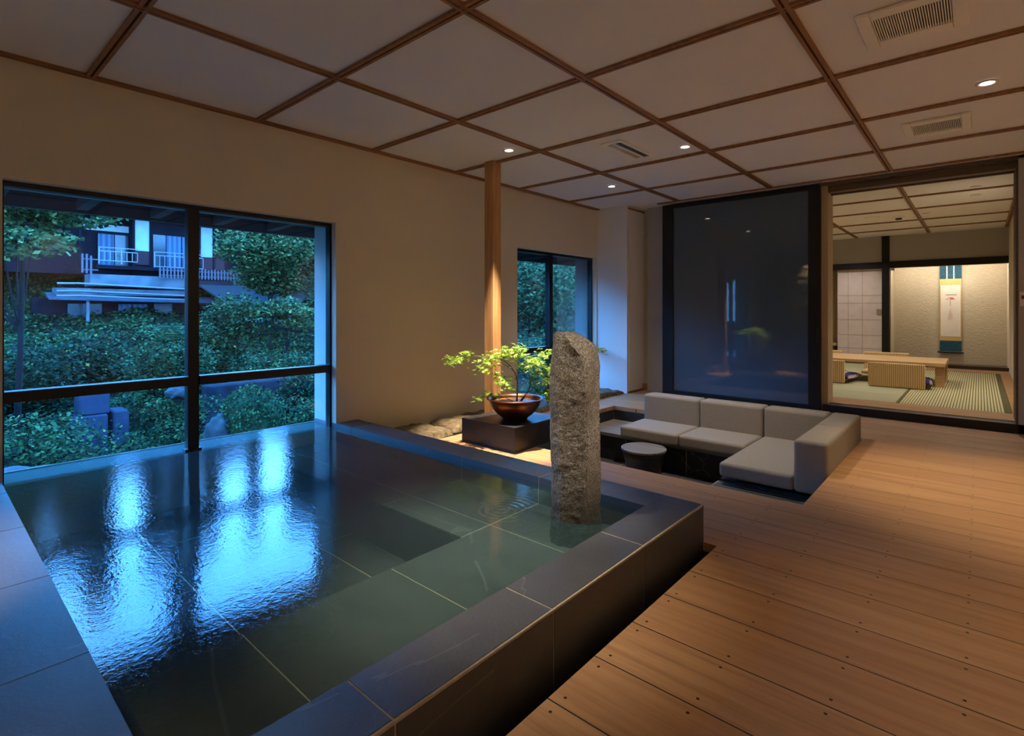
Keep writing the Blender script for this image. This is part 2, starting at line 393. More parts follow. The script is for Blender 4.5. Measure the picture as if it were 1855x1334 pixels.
# ------------------------------------------------------------------ camera
cam_d = bpy.data.cameras.new('camera'); cam = bpy.data.objects.new('camera', cam_d); COL.objects.link(cam)
YAW = .7232
cam.location = (0, 0, 1.04); cam.rotation_euler = (PI/2, 0, YAW)
cam_d.sensor_width = 36; cam_d.sensor_fit = 'HORIZONTAL'; cam_d.lens = 36*960.02/1855
cam_d.shift_y = -105.56/1855; cam_d.clip_start = .02; cam_d.clip_end = 400
SC.camera = cam

H = 2.34      # ceiling
WX = -3.72    # inner face of window wall
PY = 6.15     # glass partition

# ------------------------------------------------------------------ setting: floor
b = MB()
T = .04
b.box(-.867, 1.4, -1.6, 2.345, -T, 0).box(-3.26, 1.4, 2.3452, 3.13, -T, 0).box(-3.72, -2.97, 3.1302, 5.03, -T, 0)
b.box(-.707, 1.4, 3.1302, 5.03, -T, 0).box(-3.72, 1.4, 5.0302, PY-.005, -T, 0)
b.box(-3.72, -2.80, PY-.004, 6.50, -T, 0)
floor = struct(b.build('floor', M['deck']))
struct(MB().box(-4.05, 1.4, -1.6, 6.6, -.60, -.52).build('floor_light_block', M['black']))  # unseen black slab added under everything to block light leaks

struct(MB().box(1.4, 1.44, -1.7, 12.4, -.6, H).box(-4.05, 1.44, -1.76, -1.72, -.6, H).box(-4.05, -4.02, -1.72, -.7, -.6, H).box(-4.05, 1.44, 12.4, 12.44, -.6, H+.05).box(-4.05, 1.4, 6.6, 6.64, -.6, 0).box(-4.05, -4.0, 6.6, 12.4, -.6, H).box(-4.05, 1.4, 6.64, 12.4, -.3, -.11).build('wall_light_block', M['black']))  # unseen black enclosure added to keep sky light from leaking into the gaps
# pit
b = MB(); g = M['grout']; ps = M['pitstone']
PZ = -.40
struct(MB().box(-2.97, -.707, 3.13, 5.03, PZ-.05, PZ).build('floor_pit', M['pitfloor']))
b = MB()
def tiles_x(b, x0, x1, cuts, y, dy, z0, z1, mat, gap=.0035):
    xs = [x0]+[c for c in cuts if x0 < c < x1]+[x1]
    for a, c in zip(xs, xs[1:]): b.box(a+gap, c-gap, y, y+dy, z0, z1, mat)
b.box(-2.99, -.69, 5.032, 5.06, PZ, -T, g); tiles_x(b, -2.97, -.707, (-2.5, -1.91, -1.32), 5.028, .012, PZ, -T-.002, ps)
b.box(-3.0, -2.972, 3.11, 5.06, PZ, -T, ps); b.box(-.705, -.68, 3.11, 5.06, PZ, -T, ps); b.box(-2.99, -.69, 3.10, 3.128, PZ, -T, ps)
struct(b.build('wall_pit'))
# floor grout of the pit
b = MB()
for x in (-2.5, -1.91, -1.32): b.box(x-.003, x+.003, 3.13, 4.45, PZ, PZ+.0015)
for y in (3.72, 4.30): b.box(-2.97, -.72, y-.003, y+.003, PZ, PZ+.0015)
struct(b.build('trim_1', M['grout']))

# ------------------------------------------------------------------ setting: window wall with two openings
def window_wall():
    b = MB()
    for x0, x1, m in ((WX-.06, WX, M['plaster']), (-4.05, WX-.0602, M['outwall'])):
        b.box(x0, x1, -.7, .305, -.5, H+.1, m)
        b.box(x0, x1, .305, 2.165, 1.712, H+.1, m)
        b.box(x0, x1, 2.165, 4.30, -.5, H+.1, m)
        b.box(x0, x1, 4.30, 5.87, 1.712, H+.1, m)
        b.box(x0, x1, 4.30, 5.87, -.5, -.02, m)
        b.box(x0, x1, 5.87, 6.6, -.5, H+.1, m)
    return struct(b.build('wall_left'))
window_wall()
# far return wall beside second window, closet return and end wall
b = MB()
b.box(-3.7195, -3.285, 5.88, 6.0, -.02, H+.1)
b.box(-3.40, -3.285, 6.0, 6.43, -.02, H+.1)
b.box(-3.40, -2.80, 6.43, 6.55, -.02, H+.1)
struct(b.build('wall_far', M['plaster_white']))
struct(MB().box(-3.284, -3.272, 5.90, 6.42, 2.295, 2.315).box(-3.284, -3.27, 5.90, 6.42, .0, .022).build('trim_2', M['batten']))
struct(MB().box(-3.2845, -3.278, 5.93, 5.936, .03, 2.29).build('trim_3', M['plaster']))

# second-room shell and right wall
struct(MB().box(.34, .46, 6.53, 12.3, -.1, H+.1).box(1.30, 1.42, -1.6, PY+.1, -.1, H+.1).build('wall_right', M['plaster']))
struct(MB().box(.243, 1.30, PY, PY+.10, -.0, H).build('wall_front', M['greyplaster']))
struct(MB().box(.226, .2428, PY+.005, PY+.38, .06, H-.09).build('trim_4', M['lintel']))
struct(MB().box(-1.05, 1.42, -1.72, -1.6, -.1, H+.1).box(-1.05, -.98, -1.6, -.55, -.1, H+.1).build('wall_back', M['plaster']))
struct(MB().box(-4.05, 1.42, -1.7, 12.4, H+.001, H+.06).build('ceiling', M['ceil']))

# ceiling battens (each pair of strips is one line)
ntrim = [5]
def batten(a, c, axis, z=H, w=.044, h=.016, mat=None):
    b = MB(); s = w*.38
    if axis == 'Y':
        x, y0, y1 = a, c[0], c[1]
        b.box(x-w/2, x-w/2+s, y0, y1, z-h, z, M['batten']).box(x+w/2-s, x+w/2, y0, y1, z-h, z, M['batten']).box(x-w/2+s, x+w/2-s, y0, y1, z-.004, z, M['batten_groove'])
    else:
        y, x0, x1 = a, c[0], c[1]
        b.box(x0, x1, y-w/2, y-w/2+s, z-h+.001, z, M['batten']).box(x0, x1, y+w/2-s, y+w/2, z-h+.001, z, M['batten']).box(x0, x1, y-w/2+s, y+w/2-s, z-.0045, z, M['batten_groove'])
    o = struct(b.build('trim_%d' % ntrim[0])); ntrim[0] += 1; return o
GX = (-2.684, -1.657, -.626, .404)
GY = [.6547+.91195*k for k in range(-2, 6)]
batten(WX+.022, (-.7, 5.875), 'Y')
for x in GX: batten(x, (-1.6, 6.03), 'Y')
for y in GY: batten(y, (WX, 1.3), 'X')
batten(6.03, (-2.95, 1.3), 'X', w=.03)
for x in (-1.657, -.637): batten(x, (PY+.12, 11.24), 'Y')
batten(.315, (PY+.12, 11.24), 'Y', w=.05)
for y in (6.62, 7.56, 8.49, 9.57, 10.52): batten(y, (-3.2, .34), 'X', w=.034)

# ------------------------------------------------------------------ windows
def window(n, y0, y1, ym, zb, right_jamb=True):
    X = -3.82; k = M['black']
    w = struct(MB().box(X-.03, X+.03, y0, y1, 1.685, 1.712).box(X-.03, X+.03, y0, y0+.012, zb, 1.685).box(X-.03, X+.03, y1-.014, y1, zb, 1.685)
               .box(X-.045, X+.02, ym-.032, ym+.032, zb, 1.685).box(X-.035, X+.04, y0+.012, ym-.032, .555, .612).box(X-.035, X+.04, ym+.032, y1-.014, .555, .612).build('window_%d' % n, k))
    pane = M['pane']
    for a, c in ((y0+.012, ym-.032), (ym+.032, y1-.014)):
        for z0, z1 in ((zb, .555), (.612, 1.685)):
            MB().box(X-.004, X+.002, a, c, z0, z1).build('pane', pane, w)
    MB().box(X-.02, X+.03, ym-.05, ym+.045, zb, zb+.018).build('mullion_foot', k, w)
    return w
window(1, .305, 2.165, 1.203, .128)
window(2, 4.30, 5.87, 5.005, -.02)

# ------------------------------------------------------------------ stone bath
bath = empty('stone_bath', (-2.4, 1.2, 0), 'large sunken bath lined and rimmed with black slate tiles beside the wide window', 'bath')
bl = bath.location
def off(b): b.v = [(x-bl.x, y-bl.y, z-bl.z) for x, y, z in b.v]; return b
S = M['slate']; CZ = .166; WZ = .135
gx = [-.93, -1.12, -1.726, -2.312, -2.915, -3.50]       # grout lines across far coping
gy = [2.35, 1.796, 1.238, .680, .122]
G = .003
# coping along the deck side: slate slabs over a grout core
b = MB(); b.box(-1.118, -.932, -.6, 2.348, -.26, CZ-.0015, g)
for y1, y0 in zip(gy, gy[1:]+[-.55]):
    b.box(-1.12, -.9335-.0055, y0+G, y1-(G if y1 < 2.3 else 0), CZ-.012, CZ, S)                # top slab
    b.box(-.9335, -.93, y0+G, y1-(G if y1 < 2.3 else 0), -.26, CZ-.0085, S)                    # outer face slab
    b.box(-1.122, -1.1195, y0+G, y1-G if y1 < 2.3 else 2.165, -.05, CZ-.004, S)
b.box(-1.12, -.93, 2.3495, 2.353, -.26, CZ-.004, S)
off(b).build('near_coping', None, bath)
b = MB(); b.box(-3.73, -1.1205, 2.167, 2.350, -.3, CZ-.0015, g)
xs = [-1.12]+gx[2:]+[-4.055]
for x1, x0 in zip(xs, xs[1:]):
    b.box(max(x0, -3.725)+G, x1-G, 2.165, 2.353, CZ-.012, CZ, S); b.box(x0+G, x1-G, 2.1635, 2.1649, -.12, CZ-.004, S)
off(b).build('far_coping', None, bath)
# ledge on the left (towards the stone wall)
b = MB(); b.box(-3.718, -1.1205, -.30, .298, -.3, CZ-.0015, g)
xs = [-1.12]+[-1.705, -2.296, -2.889, -3.48]+[-3.718]
for x1, x0 in zip(xs, xs[1:]):
    b.box(x0+G*.7, x1-G*.7, -.3, .30, CZ-.012, CZ, S); b.box(x0+G, x1-G, .298, .3015, -.4, CZ-.004, S)
off(b).build('side_ledge', None, bath)
# overflow rim under the window
b = MB(); b.box(-4.06, -3.762, .30, 2.165, -.6, WZ-.012, g)
ys = [.30, .664, 1.23, 1.80, 2.165]
for y0, y1 in zip(ys, ys[1:]): b.box(-4.06, -3.768, y0+G, y1-G, WZ-.013, WZ-.009, S); 
b.box(-3.768, -3.759, .30, 2.165, WZ-.03, WZ-.006, g)
b.box(-4.062, -4.058, .30, 2.165, WZ-.012, WZ+.001, M['grout'])
off(b).build('overflow_rim', None, bath)
# submerged bench (seen through water) and floor
BZ = .03; b = MB(); si = M['slate_in']
b.box(-1.72, -1.1225, .302, 2.163, -.3, BZ-.001, g); b.box(-3.76, -1.7205, 1.615, 2.163, -.3, BZ-.0012, g)
ys = [.302, .680, 1.238, 1.796, 2.163]
for y0, y1 in zip(ys, ys[1:]):
    if y0 < 1.7:
        b.box(-1.722, -1.1225, y0+G*.8, min(y1, 1.796)-G*.8, BZ-.004, BZ, si)
    else:
        b.box(-1.722, -1.1225, y0+G*.8, y1, BZ-.004, BZ, si)
xs = [-1.7255, -2.32, -2.915, -3.51, -3.76]
for x1, x0 in zip(xs, xs[1:]):
    for y0, y1 in ((1.613, 1.796), (1.80, 2.163)): b.box(x0+G*.8, x1-G*.8, y0, y1-G*.4, BZ-.004, BZ, si)
b.box(-1.7235, -1.7205, .302, 1.612, -.3, BZ-.004, si); b.box(-3.76, -1.7205, 1.6115, 1.615, -.3, BZ-.004, si)
off(b).build('submerged_bench', None, bath)
b = MB(); FZ = -.20
b.box(-3.765, -1.72, .30, 1.615, -.32, FZ-.001, g)
ys = [.302, .83, 1.41, 1.612]; xs = [-1.722, -2.02, -2.61, -3.20, -3.765]
for x1, x0 in zip(xs, xs[1:]):
    for y0, y1 in zip(ys, ys[1:]): b.box(x0+G, x1-G, y0+G, y1-G, FZ-.004, FZ, si)
off(b).build('basin_floor', None, bath)
# water surface
b = MB(); nx, ny = 2, 2
b.add([(-4.058, .3025, WZ), (-1.1225, .3025, WZ), (-1.1225, 2.163, WZ), (-4.058, 2.163, WZ)], [(0, 1, 2, 3)])
tag(b.build('water', M['water']), 'still hot spring water filling the black slate bath, reflecting the blue evening sky', 'water')

# ------------------------------------------------------------------ granite standing stone (water spout)
def standing_stone():
    cx, cy = -1.325, 1.93
    R = Vector((.75, .662, 0)); F = Vector((-.662, .75, 0))     # across / away from the viewer
    # silhouettes relative to centre: (z, left, right, ridge, depth)
    prof = [(-.01, -.118, .112, .016, .10), (.07, -.112, .113, .018, .10), (.135, -.108, .110, .02, .102), (.19, -.110, .112, .022, .10), (.28, -.106, .113, .018, .10), (.36, -.113, .109, .024, .102),
            (.45, -.115, .108, .026, .10), (.54, -.112, .104, .018, .10), (.62, -.118, .108, .02, .098), (.70, -.116, .106, .022, .096), (.78, -.112, .107, .022, .09),
            (.835, -.108, .098, .0, .085), (.868, -.104, .084, -.03, .076), (.895, -.10, .052, -.045, .066), (.915, -.096, .02, -.055, .05), (.926, -.085, -.01, -.055, .03)]
    n = 72; b = MB(); vs = []; cnt = [0, 6, 20, 23, 37, 44, 51, 63, 68, 72]
    for z, l, r, rd, dp in prof:
        # corners: left-front, ridge-front, right-front, right-back, left-back
        P = [(l, -.02), (l+.03, -dp*.62), (rd, -dp), (rd+.012, -dp*.97), (r-.008, -.012), (r, .035), (r-.03, dp), (l+.03, dp), (l, .04)]
        for k in range(n):
            i = max(j for j in range(len(P)) if cnt[j] <= k); f = (k-cnt[i])/(cnt[i+1]-cnt[i])
            p, q = P[i], P[(i+1) % len(P)]; a, d = p[0]+(q[0]-p[0])*f, p[1]+(q[1]-p[1])*f
            v = Vector((cx, cy, z))+R*a+F*d; vs.append(v)
    # resample vertically
    rows = 130; zz = np.linspace(prof[0][0], prof[-1][0], rows); V = []
    base = np.array([[*v] for v in vs]).reshape(len(prof), n, 3); pz = np.array([p[0] for p in prof])
    for z in zz:
        i = min(max(np.searchsorted(pz, z)-1, 0), len(prof)-2); f = (z-pz[i])/(pz[i+1]-pz[i]); V.append(base[i]*(1-f)+base[i+1]*f)
    vs2 = []; C = Vector((cx, cy, 0))
    for r_ in V:
        for p in r_:
            v = Vector(p); d = (v-Vector((cx, cy, v.z))).normalized()
            q = v*1.0
            nn = mnoise.fractal(q*9, 1.0, 2.0, 4)*.0045 + mnoise.fractal(q*38, 1.0, 2.0, 3)*.0022 - abs(mnoise.noise(Vector((q.x*14, q.y*14, q.z*5))))*.002
            vs2.append(v+d*nn+Vector((0, 0, nn*.6)))
    fs = [(i*n+k, i*n+(k+1) % n, (i+1)*n+(k+1) % n, (i+1)*n+k) for i in range(rows-1) for k in range(n)]
    fs += [tuple(range(n-1, -1, -1)), tuple((rows-1)*n+k for k in range(n))]
    b.add(vs2, fs); b.v = [(x-cx, y-cy, z-.0) for x, y, z in b.v]
    o = b.build('standing_stone', M['granite'], None, False, loc=(cx, cy, .03))
    o.scale = (1, 1, .985)
    return tag(o, 'tall rough grey granite standing stone rising from the corner of the bath', 'stone pillar')
standing_stone()

# ------------------------------------------------------------------ wooden pillar, stone strip, pedestal, bowl and maple
tag(MB().box(-3.27, -3.16, 3.335, 3.435, 0, H-.0005).build('wooden_pillar', M['pillar'], None, bevel=.004, seg=1), 'square pale timber pillar rising from floor to ceiling behind the potted maple', 'pillar')

def rough_slab(name, x0, x1, y0, y1, h, label, seed, z0=-.02, n=(26, 30), amp=.014):
    b = MB(); vs = []; nx, ny = n
    for i in range(nx+1):
        for j in range(ny+1):
            u, v = i/nx, j/ny
            x = x0+(x1-x0)*u; y = y0+(y1-y0)*v
            e = min(1, min(u, 1-u)*8, min(v, 1-v)*9)
            wob = mnoise.noise(Vector((x*6+seed, y*6, 1.7)))*.03*(1-.0)
            z = h*(e**.5)+amp*mnoise.fractal(Vector((x*9+seed, y*9, 0)), 1, 2, 4)*e
            xx = x if x1 < WX+.05 and False else x+(wob if 0 < u else 0)*(1 if u > .5 else 0)
            vs.append((xx, y+wob*.5, z0 if e == 0 else z))
    fs = [(i*(ny+1)+j, (i+1)*(ny+1)+j, (i+1)*(ny+1)+j+1, i*(ny+1)+j+1) for i in range(nx) for j in range(ny)]
    o = b.add(vs, fs).build(name, M['slabstone'], None, True)
    return tag(o, label, 'stone', 'rough stone slabs along the window wall')
rough_slab('stone_slab', WX+.002, -3.30, 2.36, 3.02, .055, 'rough brown stone slab between bath coping and plant pedestal along the wall', 1)
rough_slab('stone_slab', WX+.002, -3.34, 3.05, 4.12, .055, 'rough brown stone slab against the wall behind the timber pillar', 4)
rough_slab('stone_slab', WX+.002, -3.30, 4.15, 4.95, .05, 'rough stone slab under the left half of the small far window', 9)
rough_slab('stone_slab', WX+.002, -3.30, 4.98, 5.86, .05, 'pebbly blue-lit stone slab at the foot of the far white return wall', 13)
struct(MB().box(-3.72, -3.26, 2.353, 3.13, -.06, -.01).build('floor_strip', M['earth']))

tag(MB().box(-3.08, -2.52, 2.887, 3.447, 0, .184).build('plant_pedestal', M['ped'], None, bevel=.002, seg=1), 'low square black stone block carrying the maple bowl', 'pedestal')

BC = Vector((-2.735, 3.135, .184))
bowl = empty('planter_bowl', BC, 'wide dark copper bowl on the black stone block', 'bowl')
b = MB(); b.lathe([(.0, 0), (.088, 0), (.096, .006), (.100, .014), (.142, .045), (.174, .082), (.194, .118), (.205, .150), (.224, .158), (.226, .163), (.222, .166), (.196, .160), (.190, .145), (.176, .112), (.11, .06), (0, .05)], n=64)
b.build('bowl_body', M['copper'], bowl, True)
b = MB(); b.lathe([(0, .139), (.06, .141), (.13, .138), (.181, .137)], n=40); b.build('soil', M['soil'], bowl, True)

def star_leaf(b, p, d, up, s, m=None):
    """seven-lobed maple leaf, flat fan with a slight droop"""
    d = Vector(d).normalized(); up = Vector(up).normalized(); r = d.cross(up).normalized(); up = r.cross(d)
    lobes = [(0, 1.0), (.62, .92), (1.22, .72), (1.95, .40), (-.62, .92), (-1.22, .72), (-1.95, .40)]
    lobes = sorted(lobes); pts = []
    for i, (a, L) in enumerate(lobes):
        pts.append((a, L))
        if i < len(lobes)-1:
            a2, L2 = lobes[i+1]; pts.append(((a+a2)/2, .26*(L+L2)/2+.06))
    vs = [Vector(p)]
    for a, L in pts:
        vs.append(Vector(p)+d*math.cos(a)*L*s+r*math.sin(a)*L*s-up*(L*L*s*.18))
    fs = [(0, i, i+1) for i in range(1, len(vs)-1)]
    b.add(vs, fs, m)

TR = Vector((.75, .662, 0)); TF = Vector((-.662, .75, 0))
def tp(px, py, dep=0):
    """point on the vertical plane through the bowl facing the viewer; offsets in centimetre-like units from its centre"""
    return BC+TR*((px-933)*.00434)+TF*dep+Vector((0, 0, (1.04-(py-561.4)*.00434)-BC.z))
maple = empty('maple_bonsai', BC+Vector((0, 0, .139)), 'small potted maple with bright green star-shaped leaves growing from the copper bowl', 'tree')
mo = maple.location
st = MB()
def br(pts, r0, r1):
    k = len(pts); st.tube([Vector(p)-mo for p in pts], [r0+(r1-r0)*i/(k-1) for i in range(k)], 7)
br([tp(936, 727), tp(937, 706), tp(937, 690), tp(933, 676), tp(925, 664), tp(913, 654), tp(900, 648)], .0075, .003)
br([tp(933, 676), tp(926, 668, .03), tp(914, 662, .05), tp(905, 658, .07)], .004, .002)
br([tp(905, 650), tp(880, 647), tp(860, 645), tp(840, 648), tp(815, 654)], .0028, .0012)
br([tp(937, 690), tp(928, 682, -.04), tp(918, 676, -.06)], .003, .0015)
br([tp(943, 727, .0), tp(950, 718), tp(958, 706), tp(961, 694), tp(961, 684), tp(968, 674), tp(978, 668)], .0075, .003)
br([tp(961, 694), tp(975, 693, .04), tp(990, 690, .06)], .003, .0012)
br([tp(961, 684), tp(957, 672, .03), tp(952, 660, .05)], .003, .0012)
br([tp(937, 690), tp(938, 672, .05), tp(942, 652, .08), tp(940, 640, .08)], .003, .0012)
br([tp(930, 726, -.03), tp(915, 718, -.05), tp(895, 714, -.07), tp(872, 718, -.08)], .003, .0012)
br([tp(940, 652, .1), tp(980, 645, .16), tp(1040, 640, .2), tp(1098, 637, .22)], .003, .0012)
st.build('stem', M['bark'], maple, True)
lf = MB()
CL = [(830, 650, 22, 9, .0, 30), (845, 638, 14, 6, .0, 14), (812, 655, 14, 6, 0, 14), (888, 656, 24, 12, 0, 46), (905, 645, 26, 12, .03, 52), (878, 668, 16, 9, -.03, 22), (925, 640, 26, 13, .03, 44), (938, 632, 16, 8, .06, 22), (946, 648, 16, 10, .06, 20),
      (945, 664, 16, 9, .03, 22), (965, 660, 22, 12, .02, 44), (985, 668, 18, 14, .03, 36), (975, 650, 20, 10, .08, 24), (992, 690, 12, 12, .05, 22), (995, 712, 9, 12, .05, 14), (990, 640, 14, 7, .1, 14),
      (910, 688, 16, 12, -.06, 34), (920, 700, 12, 9, -.06, 18), (905, 678, 12, 7, -.06, 14), (888, 712, 16, 7, -.07, 22), (868, 718, 9, 5, -.08, 12), (1098, 637, 10, 7, .22, 14), (968, 680, 14, 7, .02, 12)]
for px, py, sx, sy, dp, n in CL:
    for _ in range(int(n*1.5)):
        p = tp(random.gauss(px, sx*.5), random.gauss(py, sy*.5), dp+random.gauss(0, .05))-mo
        a = random.uniform(0, 2*PI); d = Vector((math.cos(a), math.sin(a), random.uniform(-.55, .05)))
        star_leaf(lf, p, d, Vector((random.gauss(0, .45), random.gauss(0, .45), 1)), random.uniform(.026, .044))
lf.build('foliage', M['maple'], maple)

# small leafy shrub on the stone strip below the far window
def leaf_cloud(b, c, r, n, s, flat=.8, mat=None, seed=0):
    rng = np.random.default_rng(seed)
    for _ in range(n):
        v = rng.normal(size=3); v /= np.linalg.norm(v); rad = rng.uniform(.45, 1)**.6
        p = Vector((c[0]+v[0]*r[0]*rad, c[1]+v[1]*r[1]*rad, c[2]+v[2]*r[2]*rad))
        d = Vector(rng.normal(size=3)); d.normalize(); u = Vector((rng.normal()*.5, rng.normal()*.5, 1)); rr = d.cross(u).normalized(); L = s*rng.uniform(.6, 1.3)
        b.add([p-d*L*.5, p+rr*L*.28, p+d*L*.5, p-rr*L*.28], [(0, 1, 2, 3)], mat)
sh = empty('garden_shrub', (-3.40, 4.42, .05), 'small bushy green plant on the stone strip behind the bowl and standing stone', 'plant')
b = MB()
for k in range(9):
    a = k*.7; b.tube([(0, 0, 0), (math.cos(a)*.05, math.sin(a)*.05, .15), (math.cos(a)*.12, math.sin(a)*.12, .30+.02*(k % 3))], [.004, .003, .001], 5)
b.build('stem', M['bark'], sh)
b = MB(); leaf_cloud(b, (0, 0, .24), (.17, .2, .2), 420, .036, seed=3); b.build('foliage', M['fernleaf'], sh)

# ------------------------------------------------------------------ sofa
b = MB()
b.box(-2.97, -.712, 4.452, 5.026, PZ+.001, -.175, g); tiles_x(b, -2.97, -1.40, (-2.5, -1.91), 4.448, .01, PZ+.001, -.17, ps)
b.box(-1.40, -.712, 3.86, 4.452, PZ+.001, -.175, ps)
base = empty('bench_base', (-2.0, 4.7, PZ), 'black tiled stone bench base under the sofa cushions in the sunken pit', 'bench')
b.v = [(x+2.0, y-4.7, z-PZ) for x, y, z in b.v]; b.build('tiled_base', None, base)
MB().box(-.968, 1.285, -.27, .325, .2265, .2575).build('bench_board', M['tabletop'], base)
SO = (-1.6, 4.5, -.14)
sofa = empty('sectional_sofa', SO, 'low taupe fabric corner sofa sunk into the wooden deck', 'sofa')
def sb(name, x0, x1, y0, y1, z0, z1, r=.026):
    return rbox(x0-SO[0], x1-SO[0], y0-SO[1], y1-SO[1], z0-SO[2], z1-SO[2], r, M['fabric'], name, sofa)
sb('seat_cushion', -2.515, -1.953, 4.36, 4.83, -.1425, -.038); sb('seat_cushion', -1.949, -1.393, 4.36, 4.83, -.1425, -.038); sb('seat_cushion', -1.389, -.908, 3.785, 4.83, -.1425, -.038)
sb('back_cushion', -2.515, -1.953, 4.83, 5.02, -.142, .202); sb('back_cushion', -1.949, -1.393, 4.83, 5.02, -.142, .202); sb('back_cushion', -1.389, -.910, 4.83, 5.02, -.142, .202)
sb('armrest_cushion', -.908, -.709, 3.785, 4.408, -.142, .200); sb('armrest_cushion', -.908, -.709, 4.412, 5.02, -.142, .200)
# charred step board in front of the corner seat
stp = empty('step_board', (-1.06, 3.5, PZ), 'dark ridged wooden step in the near right corner of the pit', 'step')
MB().box(-.36, .348, -.36, .36, .0, .19).build('step_block', M['pitstone'], stp)
MB().box(-.345, .346, -.36, .36, .1905, .205).build('ridged_top', M['charboard'], stp)
MB().box(-.36, -.3455, -.36, .36, .1905, .2055).build('edge_strip', M['tabletop'], stp)
# round stump table
tb = empty('round_side_table', (-2.175, 4.18, PZ), 'small round dark stump table with grey wooden top in the sofa pit', 'table')
MB().lathe([(.13, 0), (.14, .02), (.165, .17), (.186, .232)], n=56, cap0=True, cap1=True).build('table_base', M['ped'], tb, True)
MB().lathe([(.186, .2325), (.191, .234), (.191, .247), (.187, .25)], n=56, cap0=True, cap1=True).build('table_top', M['tabletop'], tb)

# ------------------------------------------------------------------ wall box by the partition
wb = empty('wall_box', (-3.15, 6.43, .17), 'small white wall box with dark underside and thin rod beside the black glass frame', 'wall fixture')
MB().box(-.042, .042, -.06, 0, -.03, .045).build('box_body', M['white_plastic'], wb, bevel=.006, seg=2)
MB().box(-.034, .04, -.055, -.004, -.052, -.0305).build('outlet', M['black'], wb)
MB().tube([(.055, -.02, -.02), (.056, -.02, .2), (.072, -.02, .44), (.078, -.02, .46), (.035, -.02, .505)], .004, 6).build('rod', M['louvre_dark'], wb)
MB().tube([(.05, -.006, -.03), (.05, -.006, -.17)], .003, 6).build('cable', M['white_plastic'], wb)

# ------------------------------------------------------------------ glass partition
d1 = empty('door_1', (-2.0, PY, 0), 'wide sliding panel of smoked grey glass in a black frame', 'door'); d1['kind'] = 'structure'
k = M['black']; X0, X1 = -2.945, -1.225
def at(b, o): b.v = [(x-o.location.x, y-o.location.y, z-o.location.z) for x, y, z in b.v]; return b
at(MB().box(X0, -2.809, PY, PY+.05, .012, 2.325).box(-1.334, X1, PY, PY+.05, .012, 2.325).box(-2.809, -1.334, PY, PY+.05, .012, .056).box(-2.809, -1.334, PY, PY+.05, 2.278, 2.325), d1).build('frame', k, d1)
at(MB().box(-2.809, -1.334, PY+.018, PY+.03, .056, 2.278), d1).build('glass_panel', M['smoked'], d1)
at(MB().box(-1.262, -1.243, PY-.006, PY-.0002, .70, .86), d1).build('pull_handle', M['ped'], d1)
struct(MB().box(-1.20, 1.3, PY, PY+.14, .0, .075).box(X0, -1.20, PY-.02, PY+.14, -.002, .011).build('trim_90', M['black']))
struct(MB().box(-1.225, -1.166, PY+.055, PY+.30, .011, 2.325).build('trim_91', M['jamb']))
struct(MB().box(-1.225, .243, PY+.06, PY+.16, 2.243, 2.31).box(-1.225, 1.3, PY+.0, PY+.055, 2.312, 2.338).box(-1.225, .243, PY+.20, PY+.24, 2.235, 2.33).build('trim_92', M['lintel']))
# wall behind the glass panel
struct(MB().box(-3.2, -1.2255, PY+.10, PY+.16, .0, H).build('wall_partition', M['greyplaster']))
# switch on right panel
swp = empty('wall_switch', (.262, PY, 1.13), 'pale switch plate on the grey wall at the right edge', 'switch')
MB().box(-.011, .04, -.012, -.0005, -.06, .06).build('plate', M['white_plastic'], swp); MB().box(-.002, .016, -.016, -.0125, .0, .03).build('button', M['screen_red'], swp)

# ------------------------------------------------------------------ tatami room
TZ = .08
struct(MB().box(-3.3, .34, PY+.1402, 11.25, .0, TZ-.012).build('floor_tatami_base', M['floorwood']))
struct(MB().box(-3.3, .34, PY+.1402, 6.72, TZ-.0118, TZ).box(.228, .34, 6.7202, 11.25, TZ-.0118, TZ).build('trim_93', M['floorwood']))
def mat_(x0, x1, y0, y1, m, label, borders):
    o = empty('tatami_mat', ((x0+x1)/2, (y0+y1)/2, TZ-.0115), label, 'tatami mat', 'tatami mats on the raised room floor')
    ox, oy = o.location.x, o.location.y
    MB().box(x0+.001-ox, x1-.001-ox, y0+.001-oy, y1-.001-oy, 0, .0115).build('rush_surface', m, o)
    for s in borders:
        if s == 'r': q = (x1-.05-ox, x1-.001-ox, y0+.001-oy, y1-.001-oy)
        elif s == 'l': q = (x0+.001-ox, x0+.03-ox, y0+.001-oy, y1-.001-oy)
        elif s == 'n': q = (x0+.001-ox, x1-.001-ox, y0+.001-oy, y0+.03-oy)
        else: q = (x0+.001-ox, x1-.001-ox, y1-.03-oy, y1-.001-oy)
        MB().box(*q, .0116, .013).build('border', M['heri'], o)
    return o
mat_(-.65, .226, 6.722, 8.50, M['tatami'], 'tatami mat with bold ribbed weave nearest the right wall and threshold', 'rl')
mat_(-.65, .226, 8.502, 10.75, M['tatami'], 'ribbed tatami mat behind the table end, beside the scroll alcove', 'rf')
mat_(-3.2, -.652, 6.722, 7.32, M['tatami_x'], 'smooth pale tatami mat along the threshold in front of the rattan chairs', '')
mat_(-3.2, -.652, 7.322, 9.20, M['tatami_x'], 'smooth pale tatami mat under the rattan chairs and low table', '')
mat_(-3.2, -.652, 9.202, 11.20, M['tatami_x'], 'smooth tatami mat at the back behind the low table', '')
struct(MB().box(-.65, .228, 10.752, 11.25, TZ-.0118, TZ).build('trim_94', M['floorwood']))
